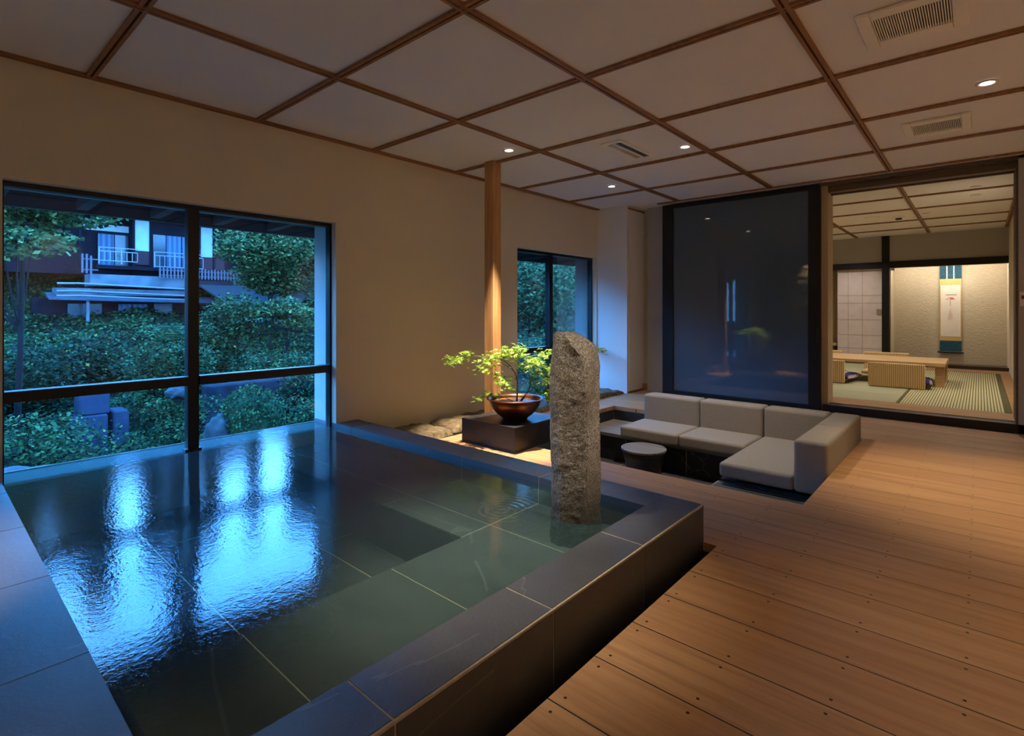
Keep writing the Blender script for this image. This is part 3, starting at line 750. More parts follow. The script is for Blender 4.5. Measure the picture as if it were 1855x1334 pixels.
# walls
b = MB(); BY = 11.4
b.box(-3.3, .34, BY, BY+.12, 1.89, H, M['greyplaster'])
struct(b.build('wall_tatami_back'))
struct(MB().box(-1.19, .40, 12.02, 12.12, .0, H).box(.36, .46, BY, 12.02, .0, H).box(-1.27, -1.19, BY+.13, 12.02, .0, H).build('wall_alcove', M['toko']))
struct(MB().box(-1.2, .36, BY+.12, 12.02, 1.95, 1.99).build('ceiling_alcove', M['plaster']))
struct(MB().box(-3.3, .34, BY-.03, BY+.1, 1.775, 1.888).build('trim_95', M['blackwood']))
struct(MB().box(-1.30, -1.19, BY-.045, BY+.1, TZ, H).build('trim_96', M['blackwood']))
struct(MB().box(-1.19, .34, 11.26, 12.02, TZ, .105).box(-1.19, .34, 11.252, 11.275, TZ-.01, .135).build('trim_97', M['tokowood']))
struct(MB().box(-3.3, -1.3, 12.0, 12.1, 0, H).box(-3.3, -3.2, PY+.17, 12.1, 0, H).build('wall_tatami_left', M['toko']))
struct(MB().box(-3.3, .36, 12.12, 12.2, 0, H+.05).build('wall_tatami_outer', M['black']))
# fusuma sliding panel
fu = empty('door_2', (-1.65, BY+.04, TZ), 'pale papered sliding panel left of the black alcove post', 'door'); fu['kind'] = 'structure'
b = MB().box(-1.99, -1.302, BY+.03, BY+.055, TZ, 1.775, M['fusuma'])
for z in (.34, .58, .86, 1.16, 1.30): b.box(-1.985, -1.305, BY+.028, BY+.03, z-.004, z+.004, M['fusuma_line'])
for x in (-1.82, -1.60): b.box(x-.004, x+.004, BY+.0285, BY+.03, TZ, 1.775, M['fusuma_line'])
at(b, fu).build('papered_panel', None, fu)
at(MB().box(-1.385, -1.31, BY+.022, BY+.0299, .95, 1.05), fu).build('finger_pull', M['reflector'], fu)
# shelf with drawer left of it
shf = empty('wall_shelf', (-2.3, 11.6, .3), 'pale wooden shelf at the far left of the tatami room', 'shelf')
MB().box(-.6, .29, -.15, .3, .07, .115).build('shelf_board', M['oak'], shf); MB().box(-.55, .27, -.1, .3, -.22, .0695).build('cabinet_body', M['tokowood'], shf)
tag(MB().box(-1.188, -1.13, BY+.14, BY+.20, 1.74, 1.79).build('corner_bracket', M['greyplaster']), 'tiny grey bracket high in the alcove corner beside the black post', 'bracket')

# hanging scroll
SY = 12.0
scr = empty('hanging_scroll', (-.385, SY, .30), 'tall hanging scroll with teal and gold silk and a faint flower painting', 'scroll')
def sc(name, x0, x1, z0, z1, m, dy=0.0, th=.004):
    return MB().box(x0+.385, x1+.385, -.004-dy-th, -.004-dy, z0-.30, z1-.30).build(name, m, scr)
sc('teal_silk', -.530, -.236, 1.58, 1.90, M['scroll_teal'], .0002); sc('teal_silk', -.530, -.236, .30, .50, M['scroll_teal'], .0002)
sc('gold_silk', -.530, -.236, .50, 1.58, M['scroll_gold'], .0001)
sc('paper', -.517, -.249, .575, 1.47, M['scroll_paper'], .005, .002)
for x in (-.432, -.338): sc('white_ribbon', x-.008, x+.008, 1.58, 1.90, M['scroll_paper'], .005, .002)
b = MB(); cx_, cz = 0.0, .92
for i in range(7):
    a = PI*i/6; b.add([(cx_, -.0122, cz), (cx_+.055*math.cos(a)-.012, -.0122, cz+.035*math.sin(a)+.006), (cx_+.062*math.cos(a), -.0122, cz+.04*math.sin(a)), (cx_+.055*math.cos(a)+.012, -.0122, cz+.03*math.sin(a)-.004)], [(0, 1, 2, 3)], M['ink_pink'])
b.box(-.003, .003, -.0122, -.0118, cz-.12, cz-.005, M['ink_grey']); b.box(-.065, .085, -.0122, -.0118, cz+.075, cz+.087, M['ink_grey'])
for i in range(6): b.add([(-.004+i*.0016, -.0122, cz-.13), (-.03+i*.012-.003, -.0122, cz-.36+.012*(i % 3)), (-.03+i*.012+.003, -.0122, cz-.36+.012*(i % 3))], [(0, 1, 2)], M['ink_soft'])
b.build('flower_painting', None, scr)
MB().tube([(-.175, -.012, 0), (.18, -.012, 0)], .014, 12).build('bottom_roller', M['black'], scr)

# low table, chairs, cushions
lt = empty('low_table', (-1.3, 8.82, TZ+.001), 'long low pale oak table on the tatami mats', 'table')
MB().box(-1.7, .985, -.47, .48, .255, .30).build('tabletop', M['oak'], lt, bevel=.003, seg=1)
for x0, x1 in ((.885, .975), (-1.69, -1.60), (-.41, -.33)):
    for y0, y1 in ((-.42, -.34), (.35, .43)): MB().box(x0, x1, y0, y1, 0, .2545).build('leg', M['oak'], lt)

def legless_chair(loc, rz, label):
    c = empty('legless_chair', loc, label, 'chair', 'rattan floor chairs around the low table', rz)
    rbox(-.285, .285, -.025, .025, 0.002, .30, .018, M['rattan'], 'backrest', c, 4)
    rbox(-.27, .27, .026, .44, .002, .045, .014, M['rattan'], 'seat', c, 3)
    MB().tube([(-.282, -.012, .288), (.282, -.012, .288)], .013, 8).build('top_rim', M['rattan'], c, True)
    return c
CH0 = legless_chair((-.773, 8.0, TZ+.002), 0, 'woven rattan floor chair fully in view at the right end of the low table')
dup(CH0, (-1.60, 8.02, TZ+.002), 0, 'woven rattan floor chair partly cut off by the door frame, left of the other')
dup(CH0, (-1.08, 9.95, TZ+.002), PI, 'rattan floor chair behind the table right of the black post, only its top showing')
dup(CH0, (-1.95, 9.95, TZ+.002), PI, 'rattan floor chair behind the table left of the black post, only its top showing')

def zabuton(loc, rz, label):
    bm = bmesh.new(); bmesh.ops.create_grid(bm, x_segments=16, y_segments=16, size=.26)
    top = bm.verts[:]
    for v in top:
        u, w = v.co.x/.26, v.co.y/.26; e = max(0, 1-u*u)*max(0, 1-w*w)
        v.co.z = .018+.085*e**.4+.008*math.sin(5*u+3*w)
        v.co.x *= 1+.05*(u*u*w*w); v.co.y *= 1+.05*(u*u*w*w)
    geo = bmesh.ops.extrude_face_region(bm, geom=bm.faces[:])
    for v in [g_ for g_ in geo['geom'] if isinstance(g_, bmesh.types.BMVert)]:
        u, w = v.co.x/.26, v.co.y/.26; e = max(0, 1-min(1, u*u))*max(0, 1-min(1, w*w)); v.co.z = .016-.014*min(1, e*4)
    bmesh.ops.recalc_face_normals(bm, faces=bm.faces[:])
    me = bpy.data.meshes.new('floor_cushion'); bm.to_mesh(me); bm.free(); me.materials.append(M['zabuton']); me.polygons.foreach_set('use_smooth', [True]*len(me.polygons))
    o = bpy.data.objects.new('floor_cushion', me); COL.objects.link(o); o.location = loc; o.rotation_euler = (0, 0, rz)
    return tag(o, label, 'cushion', 'striped cushions on the rattan chairs')
zabuton((-.70, 8.305, TZ+.048), .05, 'purple striped floor cushion on the rattan chair at the right end of the table')
zabuton((-1.50, 8.325, TZ+.048), -.08, 'purple striped floor cushion on the rattan chair by the door frame')

# ------------------------------------------------------------------ ceiling fittings
def downlight(x, y, label, grp='recessed downlights', s=1.0, z=H, lit=True):
    o = empty('downlight', (x, y, z), label, 'ceiling light', grp)
    b = MB(); b.lathe([(.052*s, -.0005), (.052*s, -.006), (.046*s, -.010), (.034*s, -.008), (.033*s, -.0008)], n=32); b.build('trim_ring', M['ring'], o, True)
    b = MB(); b.lathe([(0, -.003), (.0325*s, -.003), (.0325*s, -.0008)], n=32); b.build('lamp_disc', M['lamp'] if lit else M['white_plastic'], o)
    return o
downlight(-2.867, 3.211, 'lit round downlight in the ceiling directly above the potted maple')
downlight(-1.755, 4.066, 'lit round downlight right of the slotted ceiling vent')
downlight(-2.896, 4.861, 'lit round downlight nearest the far white return wall')
downlight(.031, 4.063, 'lit round downlight between the two louvred ceiling grilles at the right')
downlight(-.03, 7.42, 'small downlight nearest the doorway in the tatami room ceiling', 'small tatami room downlights', .9, H, False)
downlight(-.033, 7.96, 'small downlight just behind another in the tatami room ceiling', 'small tatami room downlights', .9, H, False)
downlight(-.539, 9.01, 'small downlight beside the tatami room ceiling batten, further back', 'small tatami room downlights', .8, H, False)
so = empty('smoke_detector', (-.85, 9.13, H), 'round smoke detector on the tatami room ceiling', 'smoke detector')
MB().lathe([(.07, -.0005), (.07, -.012), (.05, -.02), (0, -.022)], n=24).build('base_plate', M['white_plastic'], so, True); MB().lathe([(.04, -.0205), (.036, -.04), (0, -.043)], n=24).build('sensor', M['louvre_dark'], so, True)
vs_ = empty('speaker_cover', (-1.14, 8.97, H), 'flat round cover left of the smoke detector on the tatami ceiling', 'ceiling cover')
MB().lathe([(.09, -.0005), (.09, -.005), (0, -.007)], n=24).build('cover_plate', M['white_plastic'], vs_)

def grille(x0, x1, y0, y1, label, nsl):
    cx_, cy_ = (x0+x1)/2, (y0+y1)/2; o = empty('ceiling_grille', (cx_, cy_, H), label, 'ceiling vent', 'louvred ceiling grilles')
    a, c = (x1-x0)/2, (y1-y0)/2; fx, fy = a*.72, c*.64; t_ = .016
    b = MB(); b.box(-a, -fx, -c, c, -t_, -.0005).box(fx, a, -c, c, -t_, -.0005).box(-fx, fx, -c, -fy, -t_, -.0005).box(-fx, fx, fy, c, -t_, -.0005); b.build('frame', M['white_plastic'], o, bevel=.003, seg=1)
    MB().box(-fx, fx, -fy, fy, -.003, -.0006).build('duct_opening', M['louvre_dark'], o)
    b = MB()
    for i in range(nsl):
        x = -fx+2*fx*(i+.5)/nsl; b.box(x-.0022, x+.0022, -fy, fy, -.013, -.0032)
    b.build('louvre', M['white_plastic'], o)
grille(-.418, -.035, 2.76, 3.14, 'large square louvred grille at the top right of the ceiling', 30)
grille(-.413, -.042, 4.58, 4.975, 'louvred ceiling grille nearer the tatami room doorway', 28)
o = empty('slot_vent', (-2.135, 3.85, H), 'slim white two-slot vent in the ceiling above the sofa pit', 'ceiling vent')
b = MB(); b.box(-.09, -.06, -.285, .285, -.012, -.0005).box(.06, .09, -.285, .285, -.012, -.0005).box(-.06, .06, -.285, -.24, -.012, -.0005).box(-.06, .06, .24, .285, -.012, -.0005).box(-.008, .008, -.24, .24, -.012, -.0005)
b.build('frame', M['white_plastic'], o); MB().box(-.06, -.0085, -.24, .24, -.004, -.0006).build('slot', M['reflector'], o); MB().box(.0085, .06, -.24, .24, -.004, -.0006).build('slot', M['black'], o)

# ------------------------------------------------------------------ stacked stone wall at the near end (seen in the glass)
b = MB(); rr = random.Random(5); z = .0
b.box(-3.72, -1.4, -.70, -.42, -.3, H, M['slabstone'])
while z < H-.01:
    h = rr.uniform(.05, .11); z1 = min(z+h, H-.002); x = -3.718
    while x < -1.4:
        w = rr.uniform(.14, .42); x1 = min(x+w, -1.4); dpt = rr.uniform(.0, .05)
        q = [(x+.004, -.42), (x1-.004, -.42)]
        j = lambda: rr.uniform(-.008, .008)
        y1 = -.36+dpt
        vs = [(x+.004+j(), -.43, z+.003), (x1-.004+j(), -.43, z+.003), (x1-.004+j(), -.43, z1-.003), (x+.004+j(), -.43, z1-.003),
              (x+.012+j(), y1+j(), z+.008+j()), (x1-.012+j(), y1+j(), z+.008+j()), (x1-.012+j(), y1+j(), z1-.008+j()), (x+.012+j(), y1+j(), z1-.008+j())]
        b.add(vs, [(4, 5, 6, 7), (0, 1, 5, 4), (1, 2, 6, 5), (2, 3, 7, 6), (3, 0, 4, 7)], M['stonewall'] if 'stonewall' in M else M.setdefault('stonewall', mat_stonewall()))
        x = x1
    z = z1
struct(b.build('wall_stone'))

# ------------------------------------------------------------------ eaves outside
struct(MB().box(-4.66, -4.06, -1.2, 7.2, 1.80, 1.82).box(-4.64, -4.60, -1.2, 7.2, 1.70, 1.80).box(-4.75, -4.05, -1.2, 7.2, 1.83, 1.86).build('ceiling_eaves', M['eave']))
for i in range(17):
    y = .09+.427*i-.6
    tag(MB().bar((-4.06, y, 1.765), (-4.60, y, 1.752), .06, .062).build('eave_rafter', M['eave']), 'dark timber rafter in the row under the eaves outside the windows', 'rafter', 'rafters under the eaves')

# ------------------------------------------------------------------ outside: terrain and planting
def terr(X, Y):
    pts = [(4, -1.5), (6, -2.0), (9, -2.7), (13, -3.4), (21, -3.4), (25, -2.2), (33, -.7), (38, -.1), (44, 2.6), (55, 9.0), (70, 13.5), (100, 16)]
    d = -X
    for (a, za), (b_, zb) in zip(pts, pts[1:]):
        if d <= b_: 
            f = min(max((d-a)/(b_-a), 0), 1); z = za+(zb-za)*f; break
    else: z = pts[-1][1]
    if Y < -5: z = max(z, .25*math.hypot(X, Y)*min(1, max(0, (-Y-5)/14))*min(1, max(0, (d-22)/22))*min(1, max(0, (1.3-(-Y)/d)/.2)))  # unseen ridge added out of view, shaped to block low sky light indoors
    return z+mnoise.fractal(Vector((X*.16, Y*.16, 3)), 1, 2, 4)*.5*min(1, d/12)
b = MB(); nx, ny = 90, 170; vs = []
for i in range(nx+1):
    d = 4.1+(100-4.1)*(i/nx)**1.7
    for j in range(ny+1):
        Y = (-1.8*d-6)+(1.7*d+16+1.8*d)*j/ny; vs.append((-d, Y, terr(-d, Y)))
fs = [(i*(ny+1)+j, i*(ny+1)+j+1, (i+1)*(ny+1)+j+1, (i+1)*(ny+1)+j) for i in range(nx) for j in range(ny)]
struct(b.add(vs, fs).build('floor_hillside', M['earth'], None, True))

def leaf_mesh(name, C, S, mat, parent=None, droop=.35, seed=0, kindstuff=False, loc=(0, 0, 0)):
    """C: (n,3) leaf centres, S: (n,) sizes -> one mesh of small folded leaves"""
    rng = np.random.default_rng(seed); n = len(C)
    a = rng.uniform(0, 2*PI, n); d = np.stack([np.cos(a), np.sin(a), rng.normal(-droop, .45, n)], 1); d /= np.linalg.norm(d, axis=1)[:, None]
    up = np.stack([rng.normal(0, .55, n), rng.normal(0, .55, n), np.ones(n)], 1); r = np.cross(d, up); r /= np.linalg.norm(r, axis=1)[:, None]
    s = S[:, None]; w = rng.uniform(.26, .42, n)[:, None]
    V = np.stack([C-d*s*.5, C+r*s*w, C+d*s*.5, C-r*s*w], 1).reshape(-1, 3).astype(np.float32)
    me = bpy.data.meshes.new(name); me.vertices.add(4*n); me.vertices.foreach_set('co', V.ravel())
    me.loops.add(4*n); me.loops.foreach_set('vertex_index', np.arange(4*n, dtype=np.int32)); me.polygons.add(n)
    me.polygons.foreach_set('loop_start', np.arange(0, 4*n, 4, dtype=np.int32))
    me.materials.append(mat); me.update(calc_edges=True); me.validate()
    o = bpy.data.objects.new(name, me); COL.objects.link(o)
    if parent: o.parent = parent
    return o

def blobs(rng, n, lobes):
    """leaf centres in shells of several ellipsoid lobes"""
    k = rng.integers(0, len(lobes), n); L = np.array([(*c, *r) for c, r in lobes])[k]
    v = rng.normal(size=(n, 3)); v /= np.linalg.norm(v, axis=1)[:, None]
    rad = rng.uniform(.35, 1, n)**.45
    clump = 1+.14*np.sin(v[:, 0:1]*7+k[:, None])*np.cos(v[:, 2:3]*6)
    return L[:, :3]+v*L[:, 3:]*rad[:, None]*clump

def tree(x, y, h, r, n, s, leaf, label, group, seed, base=None, trunk_h=None, flat=.6, name='hillside_tree', cat='tree'):
    z0 = terr(x, y) if base is None else base
    rng = np.random.default_rng(seed); o = empty(name, (x, y, z0-.05), label, cat, group)
    lobes = []; nl = 9; th = trunk_h if trunk_h is not None else h*.35
    for i in range(nl):
        a = rng.uniform(0, 2*PI); q = rng.uniform(.15, .75)*r; zc = th+(h-th)*rng.uniform(.15, .85)
        q *= 1-.5*max(0, (zc-th)/(h-th)-.5)
        rr_ = r*rng.uniform(.38, .6); lobes.append(((q*math.cos(a), q*math.sin(a), zc), (rr_, rr_, rr_*flat)))
    lobes.append(((0, 0, h-r*.3), (r*.5, r*.5, r*.32)))
    C = blobs(rng, n, lobes); S_ = rng.uniform(.6, 1.35, n)*s
    leaf_mesh('foliage', C, S_, M[leaf], o, seed=seed)
    b = MB(); b.tube([(0, 0, 0), (.02*h, .01*h, th*.6), (0, .02*h, th*1.2), (.01*h, 0, h*.8)], [.028*h*.4, .022*h*.4, .016*h*.4, .003*h], 7)
    for i in range(5):
        c, _ = lobes[i]; b.tube([(0, .01*h, th*.7), (c[0]*.5, c[1]*.5, (th*.7+c[2])/2+.03*h), c], [.012*h*.35, .008*h*.35, .002*h], 5)
    b.build('trunk', M['trunk'], o)
    return o

# skyline trees (their gaps let the sky into the bath water): tan(elevation) seen from the mirrored viewpoint
SK = [(-4.0, 3.2, .36), (1.0, 3.0, .40), (5.2, 2.6, .42), (8.4, 1.1, .385), (10.45, 1.45, .455), (12.65, 1.0, .262), (14.5, 1.1, .41), (16.6, 1.15, .56), (19.0, 1.15, .40), (21.35, 1.4, .262), (23.3, .8, .385), (25.35, 1.4, .228), (27.8, 1.25, .385), (29.8, 1.3, .392), (32.6, 1.8, .40), (36.5, 2.4, .42)]
SKL = ['dense dark tree on the ridge far left behind the old house', 'rounded dark ridge tree at the left, above the roof edge', 'broad dark ridge tree behind the overhanging tree', 'slim ridge cedar left of a taller one', 'tall ridge cedar above the left balcony', 'short ridge cedar in the left gap of the skyline', 'ridge cedar above the right balcony',
       'tallest ridge cedar, behind the window mullion', 'ridge cedar just right of the window mullion', 'short ridge cedar in the middle gap of the skyline', 'slim ridge cedar between two gaps of the skyline', 'lowest ridge cedar in the right gap of the skyline', 'ridge cedar above the long picket fence', 'ridge cedar above the pale deciduous tree', 'broad ridge tree behind the right window jamb', 'last ridge tree at the right end of the hill']
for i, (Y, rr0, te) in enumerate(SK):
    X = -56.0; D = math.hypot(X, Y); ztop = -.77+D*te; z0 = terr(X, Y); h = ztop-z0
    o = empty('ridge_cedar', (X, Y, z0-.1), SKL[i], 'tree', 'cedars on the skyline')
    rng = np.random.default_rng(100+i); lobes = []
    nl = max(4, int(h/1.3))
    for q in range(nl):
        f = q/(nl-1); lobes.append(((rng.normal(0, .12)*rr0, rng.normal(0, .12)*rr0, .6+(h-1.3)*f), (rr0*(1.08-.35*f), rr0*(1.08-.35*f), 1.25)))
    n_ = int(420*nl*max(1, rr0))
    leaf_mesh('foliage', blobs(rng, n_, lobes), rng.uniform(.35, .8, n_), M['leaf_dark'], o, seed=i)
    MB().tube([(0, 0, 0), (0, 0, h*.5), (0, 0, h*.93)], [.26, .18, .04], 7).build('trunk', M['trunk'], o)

# large trees nearer
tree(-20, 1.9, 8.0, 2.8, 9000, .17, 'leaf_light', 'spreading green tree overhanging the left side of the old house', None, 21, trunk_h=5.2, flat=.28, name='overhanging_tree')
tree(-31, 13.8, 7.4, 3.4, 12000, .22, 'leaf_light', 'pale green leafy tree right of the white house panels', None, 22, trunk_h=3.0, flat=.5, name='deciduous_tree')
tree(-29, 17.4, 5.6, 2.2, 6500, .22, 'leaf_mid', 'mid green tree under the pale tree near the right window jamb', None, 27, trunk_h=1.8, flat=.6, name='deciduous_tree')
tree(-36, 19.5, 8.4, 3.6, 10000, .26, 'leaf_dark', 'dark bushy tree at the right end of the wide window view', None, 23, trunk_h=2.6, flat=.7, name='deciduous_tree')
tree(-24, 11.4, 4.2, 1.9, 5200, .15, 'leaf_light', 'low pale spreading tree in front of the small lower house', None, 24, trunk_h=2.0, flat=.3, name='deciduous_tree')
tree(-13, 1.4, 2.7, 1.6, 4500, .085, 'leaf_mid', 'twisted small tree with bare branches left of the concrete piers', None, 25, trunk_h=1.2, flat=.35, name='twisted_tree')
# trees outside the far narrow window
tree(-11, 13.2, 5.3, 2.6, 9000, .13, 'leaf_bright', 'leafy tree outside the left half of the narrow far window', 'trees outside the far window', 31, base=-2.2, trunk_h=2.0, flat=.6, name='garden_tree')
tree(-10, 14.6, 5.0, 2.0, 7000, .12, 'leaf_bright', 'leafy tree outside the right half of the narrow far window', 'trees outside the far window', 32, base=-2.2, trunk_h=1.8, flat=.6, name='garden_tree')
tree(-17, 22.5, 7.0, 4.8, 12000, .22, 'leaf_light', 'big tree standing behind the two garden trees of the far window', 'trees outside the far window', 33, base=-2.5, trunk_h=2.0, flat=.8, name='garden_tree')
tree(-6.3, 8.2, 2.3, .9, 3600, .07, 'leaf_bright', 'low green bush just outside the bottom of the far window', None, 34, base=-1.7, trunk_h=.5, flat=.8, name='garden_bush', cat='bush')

# shrubs on the slope (each its own bush)
SHR = [(-28, .5, 1.7, 2.3, 'leaf_mid', 'broad green bush below the dark house wall at the far left'), (-27, 4.2, 1.2, 2.2, 'leaf_dark', 'dark bush below the concrete parapet of the old house'), (-26, 7.2, 1.2, 2.0, 'leaf_mid', 'green bush below the blue curtained window'),
       (-25, 9.6, 3.3, 2.1, 'leaf_mid', 'tall green bush just right of the window mullion'), (-23.5, 14.4, 2.2, 1.9, 'leaf_dark', 'dark bush under the small lower house'), (-22, 2.2, 2.4, 1.9, 'leaf_dark', 'dark bush on the slope above the concrete piers'),
       (-21, 6.4, 2.4, 1.9, 'leaf_mid', 'green bush above the right pier, beside the fern'), (-20, 9.0, 2.5, 1.7, 'leaf_mid', 'mid green bush above the mossy mound'), (-20.5, 11.4, 2.3, 1.7, 'leaf_dark', 'dark bush on the slope left of the right jamb'),
       (-19, .0, 2.4, 1.8, 'leaf_dark', 'dark bush low on the slope at the far left'), (-15.5, 4.6, 1.9, 1.25, 'leaf_mid', 'green bush right of the concrete piers'), (-13.5, 7.3, 1.5, 1.0, 'leaf_mid', 'small round mossy bush near the right jamb'),
       (-12.5, .1, 1.5, 1.2, 'leaf_dark', 'low green bush at the bottom left of the wide window'), (-16.5, 8.2, 1.9, 1.2, 'leaf_dark', 'dark bush behind the mossy mound')]
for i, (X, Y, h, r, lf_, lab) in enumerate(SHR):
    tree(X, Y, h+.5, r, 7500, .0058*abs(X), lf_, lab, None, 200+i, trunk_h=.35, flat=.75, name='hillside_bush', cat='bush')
yb = tree(-18.5, 10.2, 1.5, .8, 500, .16, 'leaf_yellow', 'small bush with yellowing leaves above the mossy mound', None, 260, base=terr(-18.5, 10.2)+.6, trunk_h=.8, flat=.35, name='yellow_bush', cat='bush')

# ferns with arching fronds
def fern(x, y, z, s, label, seed):
    o = empty('tree_fern', (x, y, z), label, 'fern'); rng = random.Random(seed); b = MB()
    for kf in range(9):
        a = kf*.7+rng.uniform(-.2, .2); pts = []
        for t_ in range(9):
            u = t_/8; pts.append(Vector((math.cos(a)*u*s, math.sin(a)*u*s, s*(.55*math.sin(u*2.2)-.35*u*u))))
        for p, q in zip(pts, pts[1:]):
            dd = (q-p).normalized(); rr_ = dd.cross(Vector((0, 0, 1))).normalized()
            for sd in (-1, 1):
                for m_ in (0, .5):
                    c = p.lerp(q, m_); L = s*.22*(1-.75*(pts.index(p)/8)); b.add([c-dd*.015*s, c+dd*.03*s, c+rr_*sd*L+dd*L*.35-Vector((0, 0, L*.25))], [(0, 1, 2)])
    b.build('frond', M['leaf_mid'], o)
    return o
fern(-17, 4.95, .1, 1.25, 'tree fern with long arching fronds just left of the window mullion', 3)

# undergrowth: uncountable leaf carpet over the slope and banks
N = 280000
d = 6.5+(60-6.5)*RNG.uniform(0, 1, N)**1.25
Yv = (-.16*d-1.0)+(0.95*d+2)*RNG.uniform(0, 1, N)
keep = ~((d > 13.0) & (d < 20.5) & (RNG.uniform(0, 1, N) < .7))
d, Yv = d[keep], Yv[keep]
Zv = np.array([terr(-a, c) for a, c in zip(d, Yv)])
cl = np.array([mnoise.fractal(Vector((a*.42, c*.42, 9)), 1, 2, 3) for a, c in zip(d, Yv)])
ht = np.clip(.35+cl*1.0, .05, 1.5)*np.clip(d/16, .5, 1.5)*np.where(d > 24, .32, 1)
Zv = Zv+ht*RNG.uniform(.3, 1, len(d))
leaf_mesh_o = leaf_mesh('undergrowth', np.stack([-d, Yv, Zv], 1), (.0046*d+.016)*RNG.uniform(.6, 1.4, len(d)), M['leaf_mid'], seed=77)
tag(leaf_mesh_o, 'tangled green undergrowth covering the river bank and hillside outside the window', 'undergrowth', None, 'stuff')

# moss mounds, rocks, concrete piers
def mound(name, x, y, z, rx, ry, rz, mat, label, cat, seed, amp=.18):
    bm = bmesh.new(); bmesh.ops.create_icosphere(bm, subdivisions=4, radius=1)
    for v in bm.verts:
        nn = 1+amp*mnoise.fractal(v.co*1.6+Vector((seed, 0, 0)), 1, 2, 4); v.co = Vector((v.co.x*rx*nn, v.co.y*ry*nn, v.co.z*rz*nn))
    me = bpy.data.meshes.new(name); bm.to_mesh(me); bm.free(); me.materials.append(mat); me.polygons.foreach_set('use_smooth', [True]*len(me.polygons))
    o = bpy.data.objects.new(name, me); COL.objects.link(o); o.location = (x, y, z); return tag(o, label, cat)
mm = mound('mossy_boulder', -12.0, 4.95, -1.55, .8, .58, .85, M['moss'], 'large mossy boulder on the river bank right of the mullion', 'boulder', 2)
rng = np.random.default_rng(55); v = rng.normal(size=(5200, 3)); v /= np.linalg.norm(v, axis=1)[:, None]; v = v[v[:, 2] > -.2]
mo_ = leaf_mesh('moss_tufts', v*np.array([.85, .62, .9])+rng.normal(0, .03, (len(v), 3)), rng.uniform(.04, .09, len(v)), M['leaf_mid'], mm, droop=.8, seed=5)
mo_['kind'] = 'stuff'
mound('river_rock', -12.0, 4.28, -1.72, .36, .30, .52, M['rock'], 'small pointed pale rock at the water edge right of the mullion', 'rock', 6, .3)
mound('river_rock', -15.2, 4.5, -1.05, .3, .3, .2, M['rock'], 'grey rock half hidden in leaves left of the mullion under the transom', 'rock', 8, .3)
mound('grass_bank', -9.6, .9, -2.05, 1.0, .9, .95, M['rock'], 'pale dry grassy bank at the lower left corner of the window', 'bank', 9, .15)
tag(MB().box(-20.9, -20, 3.18, 3.98, -3.6, -2.15).box(-20.9, -20.1, 3.3, 4.05, -2.15, -1.35).build('concrete_pier', M['pier'], None, bevel=.04, seg=1), 'tall blue grey concrete pier block on the far river bank', 'pier')
tag(MB().box(-20.9, -20, 4.12, 4.52, -3.6, -2.1).build('concrete_pier', M['pier'], None, bevel=.04, seg=1), 'shorter blue grey concrete block right of the tall pier', 'pier')
tag(MB().box(-18.6, -18.1, 6.1, 9.0, -3.6, -1.35).build('retaining_block', M['darkwall'], None, bevel=.05, seg=1), 'low dark retaining wall behind the mossy boulder', 'wall')

# ------------------------------------------------------------------ old house across the valley
HX = -40.0; K = 2.667
hz = lambda z: 1.04+(z-1.04)*K
house = empty('old_house', (HX, 9, 0), 'old timber inn with white plaster panels and balconies on the hillside', 'house')
def hb(name, y0, y1, z0, z1, mat, dx0=0.0, dx1=.15, n_=None):
    return MB().box(dx0, dx1, y0-9, y1-9, z0, z1).build(name, mat, house)
hb('wall', 2.0, 15.6, 3.2, 7.2, M['housewood'], -7, -.9); hb('wall', 9.2, 15.6, 3.2, 6.9, M['housewood'], -1.0, -.02)
hb('plaster_panel', 9.29, 10.12, 4.78, 6.75, M['panelwhite'], -.02, .05); hb('plaster_panel', 13.05, 13.85, 4.66, 6.7, M['panelwhite'], -.02, .05)
hb('skirting', 9.25, 10.2, 3.9, 4.75, M['housered'], -.02, .06); hb('skirting', 12.9, 14.6, 3.8, 4.63, M['housered'], -.02, .06)
for y0, y1 in ((7.55, 9.22),):
    w_ = hb('window', y0, y1, 3.6, 5.85, M['housewood'], -1.0, -.75)
    for a, c, m_ in ((y0+.05, y0+.85, 'curtain'), (y0+.9, y1-.08, 'houseglass')): MB().box(-.75, -.72, a-9, c-9, 3.75, 5.75).build('sash', M[m_], w_)
hb('plaster_panel', 6.9, 9.2, 5.95, 6.35, M['panelwhite'], -.95, -.85)
w_ = hb('window', 10.2, 12.95, 3.6, 6.05, M['housewood'], -.02, .03)
for a, c, m_ in ((10.3, 11.0, 'houseglass'), (11.05, 11.9, 'curtain'), (11.95, 12.75, 'curtain')): MB().box(.03, .06, a-9, c-9, 3.75, 5.9).build('sash', M[m_], w_)
